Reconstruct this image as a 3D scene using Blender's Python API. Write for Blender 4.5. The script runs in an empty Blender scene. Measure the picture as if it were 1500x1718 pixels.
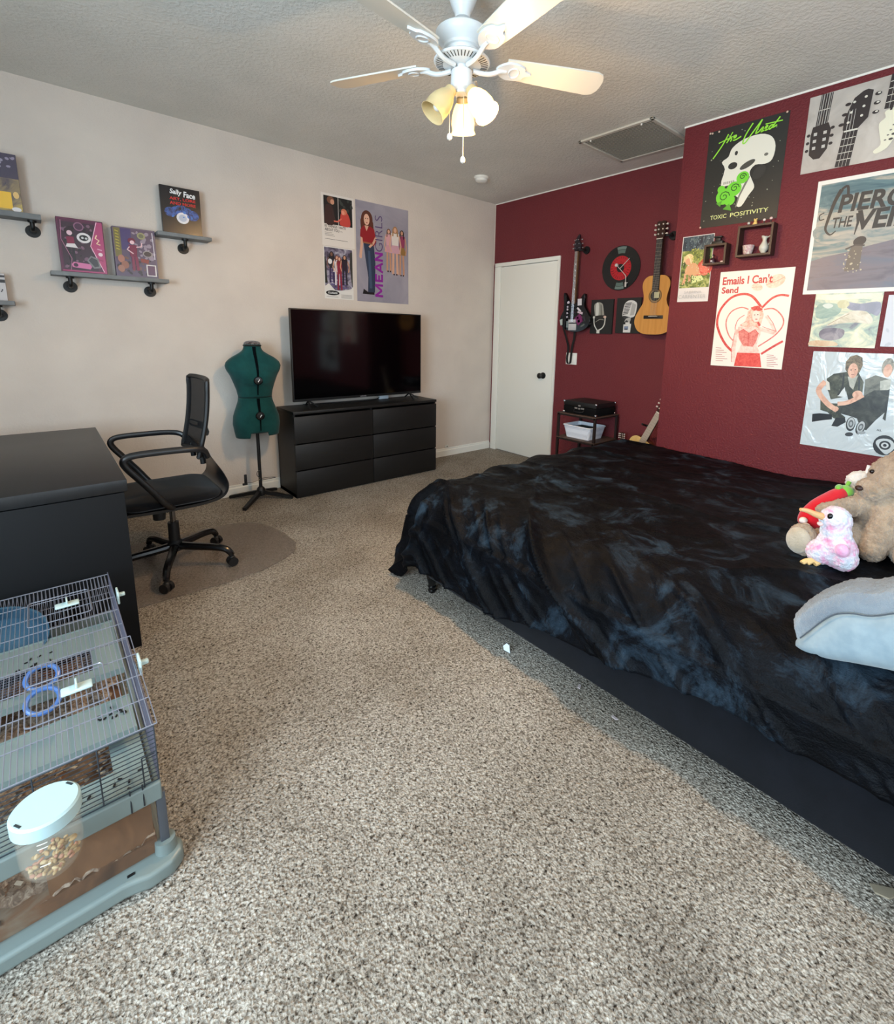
import bpy, bmesh, math, random
from mathutils import Vector, Matrix, noise
random.seed(7)
PI = math.pi
COL = bpy.context.scene.collection
SC = bpy.context.scene

# ---------------------------------------------------------------- camera, light, exposure
def make_camera():
    yaw, pitch, roll = math.radians(47.672), math.radians(-10.597), math.radians(1.392)
    f, px, py = 812.392, 804.016, 711.399
    fw = Vector((math.cos(yaw)*math.cos(pitch), math.sin(yaw)*math.cos(pitch), math.sin(pitch)))
    rt = Vector((math.sin(yaw), -math.cos(yaw), 0))
    up = rt.cross(fw)
    r = rt*math.cos(roll) + up*math.sin(roll)
    u = -rt*math.sin(roll) + up*math.cos(roll)
    cd = bpy.data.cameras.new('camera')
    cd.sensor_fit = 'HORIZONTAL'; cd.sensor_width = 36.0
    cd.lens = f/1500.0*36.0
    cd.shift_x = (750-px)/1500.0
    cd.shift_y = (py-859)/1500.0
    cd.clip_start = 0.02
    cam = bpy.data.objects.new('camera', cd); COL.objects.link(cam)
    m = Matrix((r, u, -fw)).transposed().to_4x4()
    m.translation = Vector((-3.912, -4.108, 1.3435))
    cam.matrix_world = m
    SC.camera = cam
make_camera()
SC.view_settings.view_transform = 'Standard'
SC.view_settings.look = 'None'
SC.view_settings.gamma = 1.0
SC.view_settings.use_curve_mapping = False
SC.view_settings.exposure = 0.08

H = 2.74
BX = -0.516          # face of the projecting red wall
XL, YB = -5.45, -5.35
WY0, WY1, WZ0, WZ1 = -4.75, -2.75, 0.75, 2.15   # window in the left wall
world = bpy.data.worlds.new('world'); SC.world = world; world.use_nodes = True
wn = world.node_tree.nodes; wl = world.node_tree.links
bg = wn['Background']
sky = wn.new('ShaderNodeTexSky'); sky.sky_type = 'NISHITA'
sky.sun_disc = False; sky.sun_elevation = math.radians(50); sky.sun_rotation = math.radians(60)
wl.new(sky.outputs[0], bg.inputs[0]); bg.inputs[1].default_value = 0.12

def area(name, loc, rot, sx, sy, power, col):
    l = bpy.data.lights.new(name, 'AREA'); l.shape = 'RECTANGLE'; l.size = sx; l.size_y = sy
    l.energy = power; l.color = col
    o = bpy.data.objects.new(name, l); COL.objects.link(o); o.location = loc; o.rotation_euler = rot
    return o
# daylight falling through the window in the left wall plus an added, unseen fill lamp behind the camera
area('window_daylight', (XL-0.02, (WY0+WY1)/2, (WZ0+WZ1)/2), (0, -PI/2, 0), WZ1-WZ0, WY1-WY0, 172, (0.66, 0.85, 1.0))
area('rear_fill_light', (-2.6, YB-0.02, 1.55), (PI/2, 0, 0), 1.6, 1.2, 30, (0.74, 0.88, 1.0))

# ---------------------------------------------------------------- materials
def lin(c):
    c = [x/255.0 for x in c[:3]]
    return tuple([(x/12.92 if x <= 0.04045 else ((x+0.055)/1.055)**2.4) for x in c]) + (1.0,)
_mc = {}
def mat(c, rough=0.6, metal=0.0, name=None, spec=0.5, **kw):
    key = (tuple(c), rough, metal, spec, tuple(sorted(kw.items())))
    if key in _mc: return _mc[key]
    m = bpy.data.materials.new(name or 'paint_%d_%d_%d' % tuple(c[:3])); m.use_nodes = True
    b = m.node_tree.nodes['Principled BSDF']
    b.inputs['Base Color'].default_value = lin(c)
    b.inputs['Roughness'].default_value = rough
    b.inputs['Metallic'].default_value = metal
    b.inputs['Specular IOR Level'].default_value = spec
    for k, v in kw.items():
        b.inputs[k.replace('_', ' ')].default_value = v
    _mc[key] = m
    return m
def nodes(m): return m.node_tree.nodes, m.node_tree.links, m.node_tree.nodes['Principled BSDF']
def coords(m, kind='Object', scale=None):
    n, l, b = nodes(m)
    tc = n.new('ShaderNodeTexCoord'); out = tc.outputs[kind]
    if scale:
        mp = n.new('ShaderNodeMapping'); mp.inputs['Scale'].default_value = scale
        l.new(out, mp.inputs['Vector']); out = mp.outputs[0]
    return out
def noise_tex(m, vec, scale, detail=2, rough=0.5, dist=0.0):
    n, l, b = nodes(m)
    t = n.new('ShaderNodeTexNoise'); t.inputs['Scale'].default_value = scale
    t.inputs['Detail'].default_value = detail; t.inputs['Roughness'].default_value = rough
    t.inputs['Distortion'].default_value = dist
    l.new(vec, t.inputs['Vector']); return t
def ramp(m, fac, stops):
    n, l, b = nodes(m)
    r = n.new('ShaderNodeValToRGB'); el = r.color_ramp.elements
    while len(el) < len(stops): el.new(0.5)
    for e, (p, c) in zip(el, stops):
        e.position = p; e.color = lin(c) if len(c) == 3 else c
    l.new(fac, r.inputs[0]); return r
def bump(m, h, strength, dist=0.01):
    n, l, b = nodes(m)
    bp = n.new('ShaderNodeBump'); bp.inputs['Strength'].default_value = strength; bp.inputs['Distance'].default_value = dist
    l.new(h, bp.inputs['Height']); l.new(bp.outputs[0], b.inputs['Normal']); return bp
def new(name, rough=0.6, spec=0.5):
    m = bpy.data.materials.new(name); m.use_nodes = True
    b = m.node_tree.nodes['Principled BSDF']; b.inputs['Roughness'].default_value = rough
    b.inputs['Specular IOR Level'].default_value = spec
    return m

def wall_mat(name, c, sc=70, strength=0.35, rough=0.7, spec=0.3):
    m = new(name, rough, spec); n, l, b = nodes(m)
    v = coords(m)
    t0 = noise_tex(m, v, 3, 3)
    r = ramp(m, t0.outputs[0], [(0.3, tuple(int(x*0.96) for x in c)), (0.7, c)])
    l.new(r.outputs[0], b.inputs['Base Color'])
    t = noise_tex(m, v, sc, 4, 0.6)
    r2 = ramp(m, t.outputs[0], [(0.42, (0, 0, 0)), (0.62, (255, 255, 255))])
    bump(m, r2.outputs[0], strength, 0.004)
    return m
M_BEIGE = wall_mat('beige_wall_paint', (216, 205, 194), strength=0.22)
M_RED = wall_mat('maroon_wall_paint', (112, 40, 46), sc=85, strength=0.5, rough=0.55, spec=0.4)
M_CEIL = wall_mat('textured_ceiling_paint', (226, 223, 215), sc=55, strength=0.4)
M_WHITE = mat((232, 230, 222), 0.45, name='white_trim_paint')
M_DOOR = mat((236, 234, 224), 0.4, name='white_door_paint')
M_BLACK = mat((16, 16, 17), 0.5, name='black_plastic')
M_BLACKG = mat((10, 10, 11), 0.2, name='black_gloss')
M_CHROME = mat((200, 200, 205), 0.25, 1.0, name='chrome')

def carpet_mat():
    m = new('speckled_pile_carpet', 0.95, 0.1); n, l, b = nodes(m)
    v = coords(m)
    fine = noise_tex(m, v, 125, 3, 0.65, 0.6)
    mid = noise_tex(m, v, 52, 3, 0.65, 0.4)
    big = noise_tex(m, v, 2.2, 3, 0.6)
    vor = n.new('ShaderNodeTexVoronoi'); vor.inputs['Scale'].default_value = 150; l.new(v, vor.inputs['Vector'])
    r1 = ramp(m, fine.outputs[0], [(0.33, (64, 57, 50)), (0.41, (158, 150, 140)), (0.52, (206, 200, 190)), (0.66, (238, 233, 224))])
    r2 = ramp(m, mid.outputs[0], [(0.32, (150, 142, 132)), (0.47, (238, 234, 228)), (0.7, (255, 254, 250))])
    mx = n.new('ShaderNodeMixRGB'); mx.blend_type = 'MULTIPLY'; mx.inputs[0].default_value = 0.8
    l.new(r1.outputs[0], mx.inputs[1]); l.new(r2.outputs[0], mx.inputs[2])
    r3 = ramp(m, big.outputs[0], [(0.35, (216, 208, 198)), (0.62, (255, 252, 248))])
    mx2 = n.new('ShaderNodeMixRGB'); mx2.blend_type = 'MULTIPLY'; mx2.inputs[0].default_value = 0.8
    l.new(mx.outputs[0], mx2.inputs[1]); l.new(r3.outputs[0], mx2.inputs[2])
    # a few worn, darker patches in front of the bed
    last = mx2.outputs[0]
    geo = n.new('ShaderNodeNewGeometry')
    for (sx, sy, sr, amt) in [(-3.03, -3.83, 0.17, 0.45), (-3.13, -4.12, 0.16, 0.35), (-3.25, -3.55, 0.14, 0.2)]:
        d = n.new('ShaderNodeVectorMath'); d.operation = 'DISTANCE'; d.inputs[1].default_value = (sx, sy, 0)
        l.new(geo.outputs['Position'], d.inputs[0])
        a = n.new('ShaderNodeMath'); a.operation = 'MULTIPLY_ADD'; a.inputs[1].default_value = -0.25; 
        nz = noise_tex(m, v, 9, 4, 0.7); l.new(nz.outputs[0], a.inputs[0]); l.new(d.outputs['Value'], a.inputs[2])
        mr = n.new('ShaderNodeMapRange'); mr.inputs[1].default_value = -0.12; mr.inputs[2].default_value = sr-0.12
        mr.inputs[3].default_value = amt; mr.inputs[4].default_value = 0.0
        l.new(a.outputs[0], mr.inputs[0])
        mm = n.new('ShaderNodeMixRGB'); mm.blend_type = 'MULTIPLY'; l.new(mr.outputs[0], mm.inputs[0])
        l.new(last, mm.inputs[1]); mm.inputs[2].default_value = lin((120, 108, 95)); last = mm.outputs[0]
    hs = n.new('ShaderNodeHueSaturation'); hs.inputs['Saturation'].default_value = 0.9; hs.inputs['Value'].default_value = 0.72; l.new(last, hs.inputs['Color']); l.new(hs.outputs[0], b.inputs['Base Color'])
    ad = n.new('ShaderNodeMath'); ad.operation = 'ADD'; l.new(fine.outputs[0], ad.inputs[0]); l.new(vor.outputs['Distance'], ad.inputs[1])
    bump(m, ad.outputs[0], 0.7, 0.008)
    return m
M_CARPET = carpet_mat()

def wood(name, c1, c2, scale=(1, 12, 1), rough=0.5, s=3.0):
    m = new(name, rough); n, l, b = nodes(m)
    v = coords(m, 'Object', scale)
    t = noise_tex(m, v, s, 5, 0.6, 0.8)
    r = ramp(m, t.outputs[0], [(0.3, c1), (0.7, c2)])
    l.new(r.outputs[0], b.inputs['Base Color'])
    return m
M_BLKWOOD = wood('black_brown_laminate', (12, 11, 11), (18, 17, 17), (1, 14, 14), 0.5)
M_DESKWOOD = wood('black_desk_laminate', (15, 16, 18), (24, 24, 26), (14, 1, 1), 0.4)
M_GREYWOOD = wood('grey_shelf_wood', (104, 108, 110), (136, 139, 140), (2, 20, 2), 0.7)
M_DKBOX = wood('dark_walnut', (42, 27, 21), (70, 46, 35), (6, 6, 1), 0.5)
M_SPRUCE = wood('spruce_soundboard', (196, 134, 62), (214, 156, 82), (1, 24, 1), 0.3)
M_ROSEW = wood('rosewood', (58, 40, 30), (92, 66, 46), (2, 14, 2), 0.45)

def fuzzy(name, c1, c2, sc=60, strength=0.8, c3=None, sheen=0.5, patch=9, dist=0.01):
    m = new(name, 0.95, 0.1); n, l, b = nodes(m)
    v = coords(m)
    p = noise_tex(m, v, patch, 3, 0.6)
    st = [(0.38, c1), (0.62, c2)] if c3 is None else [(0.35, c1), (0.5, c2), (0.65, c3)]
    r = ramp(m, p.outputs[0], st)
    l.new(r.outputs[0], b.inputs['Base Color'])
    f = noise_tex(m, v, sc, 4, 0.7)
    bump(m, f.outputs[0], strength, dist)
    b.inputs['Sheen Weight'].default_value = sheen
    return m

# ---------------------------------------------------------------- mesh helpers
class MB:
    def __init__(s): s.bm = bmesh.new(); s.mats = []; s.cur = 0
    def use(s, m):
        if m not in s.mats: s.mats.append(m)
        s.cur = s.mats.index(m); return s
    def _fin(s, faces, smooth=False):
        for f in faces: f.material_index = s.cur; f.smooth = smooth
    def box(s, c, d, rot=None, bev=0.0, seg=2):
        r = bmesh.ops.create_cube(s.bm, size=1.0)
        vs = r['verts']
        for v in vs: v.co = Vector((v.co.x*d[0], v.co.y*d[1], v.co.z*d[2]))
        fs = set(f for v in vs for f in v.link_faces)
        if bev > 0:
            es = set(e for v in vs for e in v.link_edges)
            bb = bmesh.ops.bevel(s.bm, geom=list(es), offset=bev, segments=seg, affect='EDGES', profile=0.5)
            vs = set(vs) & set(v for v in s.bm.verts if v.is_valid)
            fs2 = set(bb['faces']); seen = set(fs2)
            stack = list(fs2)
            while stack:
                f = stack.pop()
                for e in f.edges:
                    for g in e.link_faces:
                        if g not in seen: seen.add(g); stack.append(g)
            fs = seen; vs = set(v for f in fs for v in f.verts)
        R = rot if rot is not None else Matrix.Identity(3)
        for v in vs: v.co = R @ v.co + Vector(c)
        s._fin(fs, bev > 0)
        return s
    def bb(s, lo, hi, bev=0.0):
        lo = Vector(lo); hi = Vector(hi); return s.box((lo+hi)/2, hi-lo, None, bev)
    def ring(s, pts): return [s.bm.verts.new(p) for p in pts]
    def skin(s, rings, closed=True, cap0=False, cap1=False, smooth=True):
        fs = []
        for a, b in zip(rings[:-1], rings[1:]):
            n = len(a); k = n if closed else n-1
            for i in range(k):
                j = (i+1) % n
                try: fs.append(s.bm.faces.new((a[i], a[j], b[j], b[i])))
                except ValueError: pass
        if cap0: fs.append(s.bm.faces.new(list(reversed(rings[0]))))
        if cap1: fs.append(s.bm.faces.new(rings[-1]))
        s._fin(fs, smooth); return s
    def tube(s, pts, r, seg=10, cap=True, flat=None, smooth=True):
        pts = [Vector(p) for p in pts]
        rs = r if isinstance(r, (list, tuple)) else [r]*len(pts)
        rings = []; up = None
        for i, p in enumerate(pts):
            a = pts[max(i-1, 0)]; b = pts[min(i+1, len(pts)-1)]
            t = (b-a).normalized()
            if up is None:
                up = Vector((0, 0, 1)) if abs(t.z) < 0.9 else Vector((0, 1, 0))
            x = up.cross(t)
            if x.length < 1e-5: x = Vector((1, 0, 0)).cross(t)
            x.normalize(); y = t.cross(x).normalized(); up = y
            fl = flat if flat else 1.0
            rings.append(s.ring([p + x*math.cos(2*PI*k/seg)*rs[i] + y*math.sin(2*PI*k/seg)*rs[i]*fl for k in range(seg)]))
        s.skin(rings, True, cap, cap, smooth); return s
    def cyl(s, a, b, r, r2=None, seg=20):
        return s.tube([a, b], [r, r if r2 is None else r2], seg)
    def lathe(s, prof, c=(0, 0, 0), seg=32, R=None, sx=1, sy=1, cap=True):
        rings = []
        c = Vector(c)
        for (r, z) in prof:
            pts = []
            for k in range(seg):
                a = 2*PI*k/seg; p = Vector((math.cos(a)*r*sx, math.sin(a)*r*sy, z))
                if R is not None: p = R @ p
                pts.append(p + c)
            rings.append(s.ring(pts))
        s.skin(rings, True, cap and prof[0][0] > 1e-5, cap and prof[-1][0] > 1e-5); return s
    def ell(s, c, r, R=None, seg=20):
        r = r if isinstance(r, (list, tuple)) else (r, r, r)
        g = bmesh.ops.create_uvsphere(s.bm, u_segments=seg, v_segments=max(8, seg*2//3), radius=1.0)
        for v in g['verts']:
            p = Vector((v.co.x*r[0], v.co.y*r[1], v.co.z*r[2]))
            if R is not None: p = R @ p
            v.co = p + Vector(c)
        s._fin(set(f for v in g['verts'] for f in v.link_faces), True); return s
    def prism(s, pts, fn, t0, t1, smooth=False):
        """outline pts (2-D) mapped through fn(u, v, t) and extruded from t0 to t1"""
        a = s.ring([fn(u, v, t0) for u, v in pts]); b = s.ring([fn(u, v, t1) for u, v in pts])
        fs = [s.bm.faces.new(list(reversed(a))), s.bm.faces.new(b)]
        s._fin(fs)
        n = len(a); fs = [s.bm.faces.new((a[i], a[(i+1) % n], b[(i+1) % n], b[i])) for i in range(n)]
        s._fin(fs, smooth); return s
    def build(s, name, m=None, parent=None, loc=None, rotz=0, smooth_angle=35, sharp=True):
        bmesh.ops.recalc_face_normals(s.bm, faces=s.bm.faces[:])
        me = bpy.data.meshes.new(name); s.bm.to_mesh(me); s.bm.free()
        ms = s.mats if s.mats else [m]
        for q in ms: me.materials.append(q)
        if sharp:
            me.set_sharp_from_angle(angle=math.radians(smooth_angle))
        o = bpy.data.objects.new(name, me); COL.objects.link(o)
        if parent is not None: o.parent = parent
        if loc is not None: o.location = loc
        if rotz: o.rotation_euler = (0, 0, rotz)
        return o
def tag(o, label, cat, group=None, kind=None):
    if label: o['label'] = label
    if cat: o['category'] = cat
    if group: o['group'] = group
    if kind: o['kind'] = kind
    return o
def thing(name, label, cat, loc=(0, 0, 0), rotz=0, group=None):
    o = bpy.data.objects.new(name, None); COL.objects.link(o)
    o.empty_display_size = 0.05
    o.location = loc; o.rotation_euler = (0, 0, rotz)
    return tag(o, label, cat, group)
def lab(o, t): o['label'] = t; return o
def struct(o): o['kind'] = 'structure'; return o
def mod_bevel(o, w, seg=2):
    b = o.modifiers.new('bevel', 'BEVEL'); b.width = w; b.segments = seg; b.limit_method = 'ANGLE'; return o
def mod_sub(o, n=1):
    b = o.modifiers.new('subdivision', 'SUBSURF'); b.levels = n; b.render_levels = n; return o
def smooth_curve(pts, n=6, closed=False):
    P = [Vector(p) for p in pts]; out = []
    m = len(P); rng = m if closed else m-1
    for i in range(rng):
        p1 = P[i]; p2 = P[(i+1) % m]
        p0 = P[(i-1) % m] if closed or i > 0 else p1
        p3 = P[(i+2) % m] if closed or i+2 < m else p2
        for k in range(n):
            t = k/n
            out.append(0.5*((2*p1)+(-p0+p2)*t+(2*p0-5*p1+4*p2-p3)*t*t+(-p0+3*p1-3*p2+p3)*t*t*t))
    if not closed: out.append(P[-1])
    return out
def c2(pts, n=6, closed=True):
    return [(p.x, p.y) for p in smooth_curve([(a, b, 0) for a, b in pts], n, closed)]

_txt = {}
def text_polys(s, bold=0.0):
    key = (s, bold)
    if key in _txt: return _txt[key]
    cu = bpy.data.curves.new('lettering', 'FONT'); cu.body = s; cu.offset = bold; cu.resolution_u = 4
    o = bpy.data.objects.new('lettering', cu); COL.objects.link(o)
    dg = bpy.context.evaluated_depsgraph_get()
    me = o.evaluated_get(dg).to_mesh()
    vs = [(v.co.x, v.co.y) for v in me.vertices]; fs = [tuple(p.vertices) for p in me.polygons]
    o.to_mesh_clear()
    bpy.data.objects.remove(o); bpy.data.curves.remove(cu)
    _txt[key] = (vs, fs); return _txt[key]

class Art:
    """printed sheet: x right, z up, printed side facing -y; coordinates are fractions of the sheet"""
    STEP = 0.00006
    def __init__(s, w, h, base, thick=0.0015, rough=0.45, basemat=None):
        s.w, s.h = w, h; s.mb = MB(); s.rough = rough
        s.d = -thick
        s.mb.use(basemat or mat(base, rough)).bb((0, -thick, 0), (w, 0, h))
    def m(s, c):
        s.mb.use(c if isinstance(c, bpy.types.Material) else mat(c, s.rough)); s.d -= s.STEP
    def P(s, u, v): return Vector((u*s.w, s.d, v*s.h))
    def poly(s, pts, c, sm=0):
        s.m(c)
        if sm: pts = c2(pts, sm)
        f = s.mb.bm.faces.new([s.mb.bm.verts.new(s.P(u, v)) for u, v in pts])
        s.mb._fin([f]); return s
    def rect(s, u0, v0, u1, v1, c): return s.poly([(u0, v0), (u1, v0), (u1, v1), (u0, v1)], c)
    def ell(s, u, v, ru, rv, c, rot=0, n=20):
        k = s.h/s.w
        pts = []
        for i in range(n):
            a = 2*PI*i/n; x = math.cos(a)*ru; y = math.sin(a)*rv*k
            pts.append((u + x*math.cos(rot)-y*math.sin(rot), v + (x*math.sin(rot)+y*math.cos(rot))/k))
        return s.poly(pts, c)
    def line(s, pts, wd, c, sm=0):
        if sm: pts = [(p.x, p.y) for p in smooth_curve([(a, b, 0) for a, b in pts], sm)]
        s.m(c); k = s.h/s.w
        q = [Vector((a, b*k)) for a, b in pts]
        L = []; R = []
        for i, p in enumerate(q):
            t = (q[min(i+1, len(q)-1)] - q[max(i-1, 0)])
            if t.length < 1e-9: t = Vector((1, 0))
            t.normalize(); nrm = Vector((-t.y, t.x))
            ww = wd if not isinstance(wd, (list, tuple)) else wd[0] + (wd[1]-wd[0])*i/(len(q)-1)
            L.append(s.mb.bm.verts.new(s.P(p.x+nrm.x*ww/2, (p.y+nrm.y*ww/2)/k)))
            R.append(s.mb.bm.verts.new(s.P(p.x-nrm.x*ww/2, (p.y-nrm.y*ww/2)/k)))
        fs = [s.mb.bm.faces.new((L[i], L[i+1], R[i+1], R[i])) for i in range(len(q)-1)]
        s.mb._fin(fs); return s
    def text(s, t, u0, v0, u1, v1, c, bold=0.0, shear=0.0, vertical=False, rise=0.0):
        s.m(c); vs, fs = text_polys(t, bold)
        vs = [(x+shear*y, y) for x, y in vs]
        x0 = min(v[0] for v in vs); x1 = max(v[0] for v in vs); y0 = min(v[1] for v in vs); y1 = max(v[1] for v in vs)
        out = []
        for x, y in vs:
            a = (x-x0)/(x1-x0); b = (y-y0)/(y1-y0)
            if vertical: out.append(s.mb.bm.verts.new(s.P(u1-b*(u1-u0), v0+a*(v1-v0))))
            else: out.append(s.mb.bm.verts.new(s.P(u0+a*(u1-u0), v0+b*(v1-v0)+rise*a)))
        ff = []
        for f in fs:
            try: ff.append(s.mb.bm.faces.new([out[i] for i in f]))
            except ValueError: pass
        s.mb._fin(ff); return s
    def scatter(s, n, c, r0, r1, box=(0.04, 0.04, 0.96, 0.96), seed=1):
        rr = random.Random(seed)
        for i in range(n):
            u = rr.uniform(box[0], box[2]); v = rr.uniform(box[1], box[3]); r = rr.uniform(r0, r1)
            s.ell(u, v, r, r*rr.uniform(0.5, 1)*s.w/s.h, c, rr.uniform(0, 3), 6)
        return s
    def build(s, name, loc, rotz=0, parent=None):
        me_o = s.mb_build(name, parent); me_o.location = loc; me_o.rotation_euler = (0, 0, rotz); return me_o
    def mb_build(s, name, parent):
        mb = s.mb; me = bpy.data.meshes.new(name); mb.bm.to_mesh(me); mb.bm.free()
        for q in mb.mats: me.materials.append(q)
        o = bpy.data.objects.new(name, me); COL.objects.link(o)
        if parent is not None: o.parent = parent
        return o
import numpy as np
def trace(tl, tr, br, bl):
    """maps points measured on a skewed view of a sheet to fractions of the sheet"""
    A_ = []
    for (x, y), (u, v) in zip((tl, tr, br, bl), ((0, 1), (1, 1), (1, 0), (0, 0))):
        A_.append([x, y, 1, 0, 0, 0, -u*x, -u*y, -u]); A_.append([0, 0, 0, x, y, 1, -v*x, -v*y, -v])
    h = np.linalg.svd(np.array(A_, float))[2][-1].reshape(3, 3)
    def f(*pts):
        o = [h @ np.array([x, y, 1.0]) for x, y in pts]
        return [(float(q[0]/q[2]), float(q[1]/q[2])) for q in o]
    return f
RZ = -PI/2   # turns a sheet so that it hangs on a wall that faces -x
def smudge(name, stops, sc, scale=(1, 1, 1), dist=1.0, rough=0.4, detail=4, kind='Object'):
    m = new(name, rough); n, l, b = nodes(m)
    v = coords(m, kind, scale)
    t = noise_tex(m, v, sc, detail, 0.6, dist)
    r = ramp(m, t.outputs[0], stops); l.new(r.outputs[0], b.inputs['Base Color']); return m

# ---------------------------------------------------------------- the room
T = 0.12
def S(name, lo, hi, m): return struct(MB().bb(lo, hi).build(name, m))
S('floor', (XL-T, YB-T, -0.1), (T, T, 0), M_CARPET)
S('ceiling', (XL-T, YB-T, H), (T, T, H+0.1), M_CEIL)
S('wall_left', (XL-T, 0, 0), (0, T, H), M_BEIGE)
# red wall: the far stretch with the door, and the projecting stretch beside the bed
mb = MB(); mb.bb((0, -2.4, 0), (T, -0.945, H)); mb.bb((0, -0.945, 2.10), (T, 0.0, H)); mb.bb((0, -0.03, 0), (T, 0.0, 2.10))
struct(mb.build('wall_back', M_RED))
mb = MB(); mb.bb((BX, YB, 0), (T, -2.367, H), 0.006)
struct(mb.build('wall_right', M_RED))
# side wall with the window the daylight comes through, and the wall behind the camera
mb = MB()
mb.bb((XL-T, YB, 0), (XL, WY0, H)); mb.bb((XL-T, WY1, 0), (XL, 0, H))
mb.bb((XL-T, WY0, 0), (XL, WY1, WZ0)); mb.bb((XL-T, WY0, WZ1), (XL, WY1, H))
struct(mb.build('wall_side', M_BEIGE))
mb = MB()
mb.bb((XL, YB-T, 0), (-3.42, YB, H)); mb.bb((-1.78, YB-T, 0), (BX, YB, H))
mb.bb((-3.42, YB-T, 0), (-1.78, YB, 0.93)); mb.bb((-3.42, YB-T, 2.17), (-1.78, YB, H))  # opening added for the fill lamp behind the camera
struct(mb.build('wall_front', M_BEIGE))
mb = MB()
for (a, b, c, d) in [(WY0, WZ0, WY0+.05, WZ1), (WY1-.05, WZ0, WY1, WZ1), (WY0, WZ0, WY1, WZ0+.05), (WY0, WZ1-.05, WY1, WZ1), ((WY0+WY1)/2-.02, WZ0, (WY0+WY1)/2+.02, WZ1)]:
    mb.bb((XL+.005, a, b), (XL+.035, c, d))
struct(mb.build('window_1', M_WHITE))
# skirting and the pale cut-in line at the ceiling
mb = MB()
prof = [(0, 0), (0.016, 0), (0.016, 0.062), (0.010, 0.070), (0.010, 0.082), (0, 0.088)]
mb.prism(prof, lambda u, v, t: Vector((t, -u, v)), XL, -0.008)
struct(mb.build('baseboard_left', M_WHITE))
mb = MB(); mb.bb((-0.014, -2.367, 0), (0, -0.95, 0.085)); struct(mb.build('baseboard_back', M_WHITE))
mb = MB(); mb.bb((-0.004, -2.367, H-0.010), (0, -0.004, H)); mb.bb((BX-0.004, YB, H-0.010), (BX, -2.367, H)); mb.bb((BX-0.003, -2.367, H-0.010), (0, -2.363, H))
struct(mb.build('trim_1', M_WHITE))
mb = MB(); mb.bb((-0.004, -0.004, 2.1), (0, 0, H)); struct(mb.build('trim_2', M_BEIGE))

# door
mb = MB()
mb.bb((-0.016, -0.115, 0), (0.03, -0.030, 2.0715), 0.003); mb.bb((-0.016, -0.945, 0), (0.03, -0.918, 2.0715), 0.003)
mb.bb((-0.016, -0.945, 2.072), (0.03, -0.030, 2.112), 0.003)
d = struct(mb.build('door_1', M_DOOR))
mb = MB(); mb.bb((-0.004, -0.914, 0.012), (0.034, -0.120, 2.066), 0.002); mb.build('door_panel', M_DOOR, d)
mb = MB()
R90 = Matrix.Rotation(-PI/2, 3, 'Y')
mb.lathe([(0.033, 0), (0.033, 0.008), (0.014, 0.012), (0.012, 0.035), (0.020, 0.042), (0.029, 0.055), (0.029, 0.068), (0.018, 0.078), (0, 0.079)], (-0.004, -0.795, 0.926), 24, R90)
lab(mb.build('door_knob', M_BLACK, d), 'round black door knob')
mb = MB()
for z in (0.3, 1.1, 1.85): mb.cyl((-0.010, -0.118, z-0.045), (-0.010, -0.118, z+0.045), 0.006, seg=8)
mb.build('hinge', M_DOOR, d)

# light switch
t = thing('light_switch', 'white double light switch plate behind the hanging guitar strap', 'light switch', (0, -1.145, 1.12))
MB().bb((-0.007, -0.065, -0.057), (0, 0.065, 0.057), 0.002).build('switch_plate', M_WHITE, t)
for y in (-0.026, 0.026): MB().box((-0.009, y, 0), (0.006, 0.030, 0.062), None, 0.002).build('rocker', mat((238, 236, 228), 0.3), t)
# outlet by the door
t = thing('coax_outlet', 'small socket plate low on the beige wall right of the dresser', 'wall socket', (-0.66, 0, 0.11))
MB().bb((-0.02, -0.006, -0.01), (0.02, -0.016, 0.012), 0.002).build('plate', M_WHITE, t)
MB().cyl((0.0, -0.016, 0.0), (0.0, -0.03, -0.002), 0.004, seg=8).build('plug', M_BLACK, t)

# ceiling vent, smoke detector
t = thing('ceiling_vent', 'large white louvred return air vent in the ceiling by the red wall', 'vent', (-0.535, -2.005, H))
mb = MB(); a, b = 0.285, 0.295
mb.bb((-a, -b, -0.014), (-a+0.028, b, 0)); mb.bb((a-0.028, -b, -0.014), (a, b, 0)); mb.bb((-a, -b, -0.014), (a, -b+0.028, 0)); mb.bb((-a, b-0.028, -0.014), (a, b, 0))
mod_bevel(mb.build('vent_frame', mat((205, 200, 188), 0.5), t), 0.004)
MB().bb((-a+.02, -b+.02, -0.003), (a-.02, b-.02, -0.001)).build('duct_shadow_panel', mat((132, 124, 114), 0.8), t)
rot = Matrix.Rotation(math.radians(-38), 3, 'Y')
mb = MB()
for i in range(26): mb.box((-0.250+i*0.020, 0, -0.008), (0.015, 2*b-0.056, 0.0015), rot)
mb.build('louvre_panel', mat((184, 178, 166), 0.5), t)
for y in (-0.2, 0.2): MB().cyl((-0.262, y, -0.014), (-0.262, y, -0.024), 0.006, seg=8).build('latch', M_WHITE, t)
t = thing('smoke_detector', 'round white smoke detector on the ceiling', 'smoke detector', (-0.747, -0.584, H))
MB().lathe([(0.068, 0), (0.068, -0.012), (0.060, -0.02)], seg=32).build('base', M_WHITE, t)
MB().lathe([(0.056, -0.02), (0.054, -0.036), (0.035, -0.046), (0, -0.047)], seg=32).build('cover', M_WHITE, t)

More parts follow.
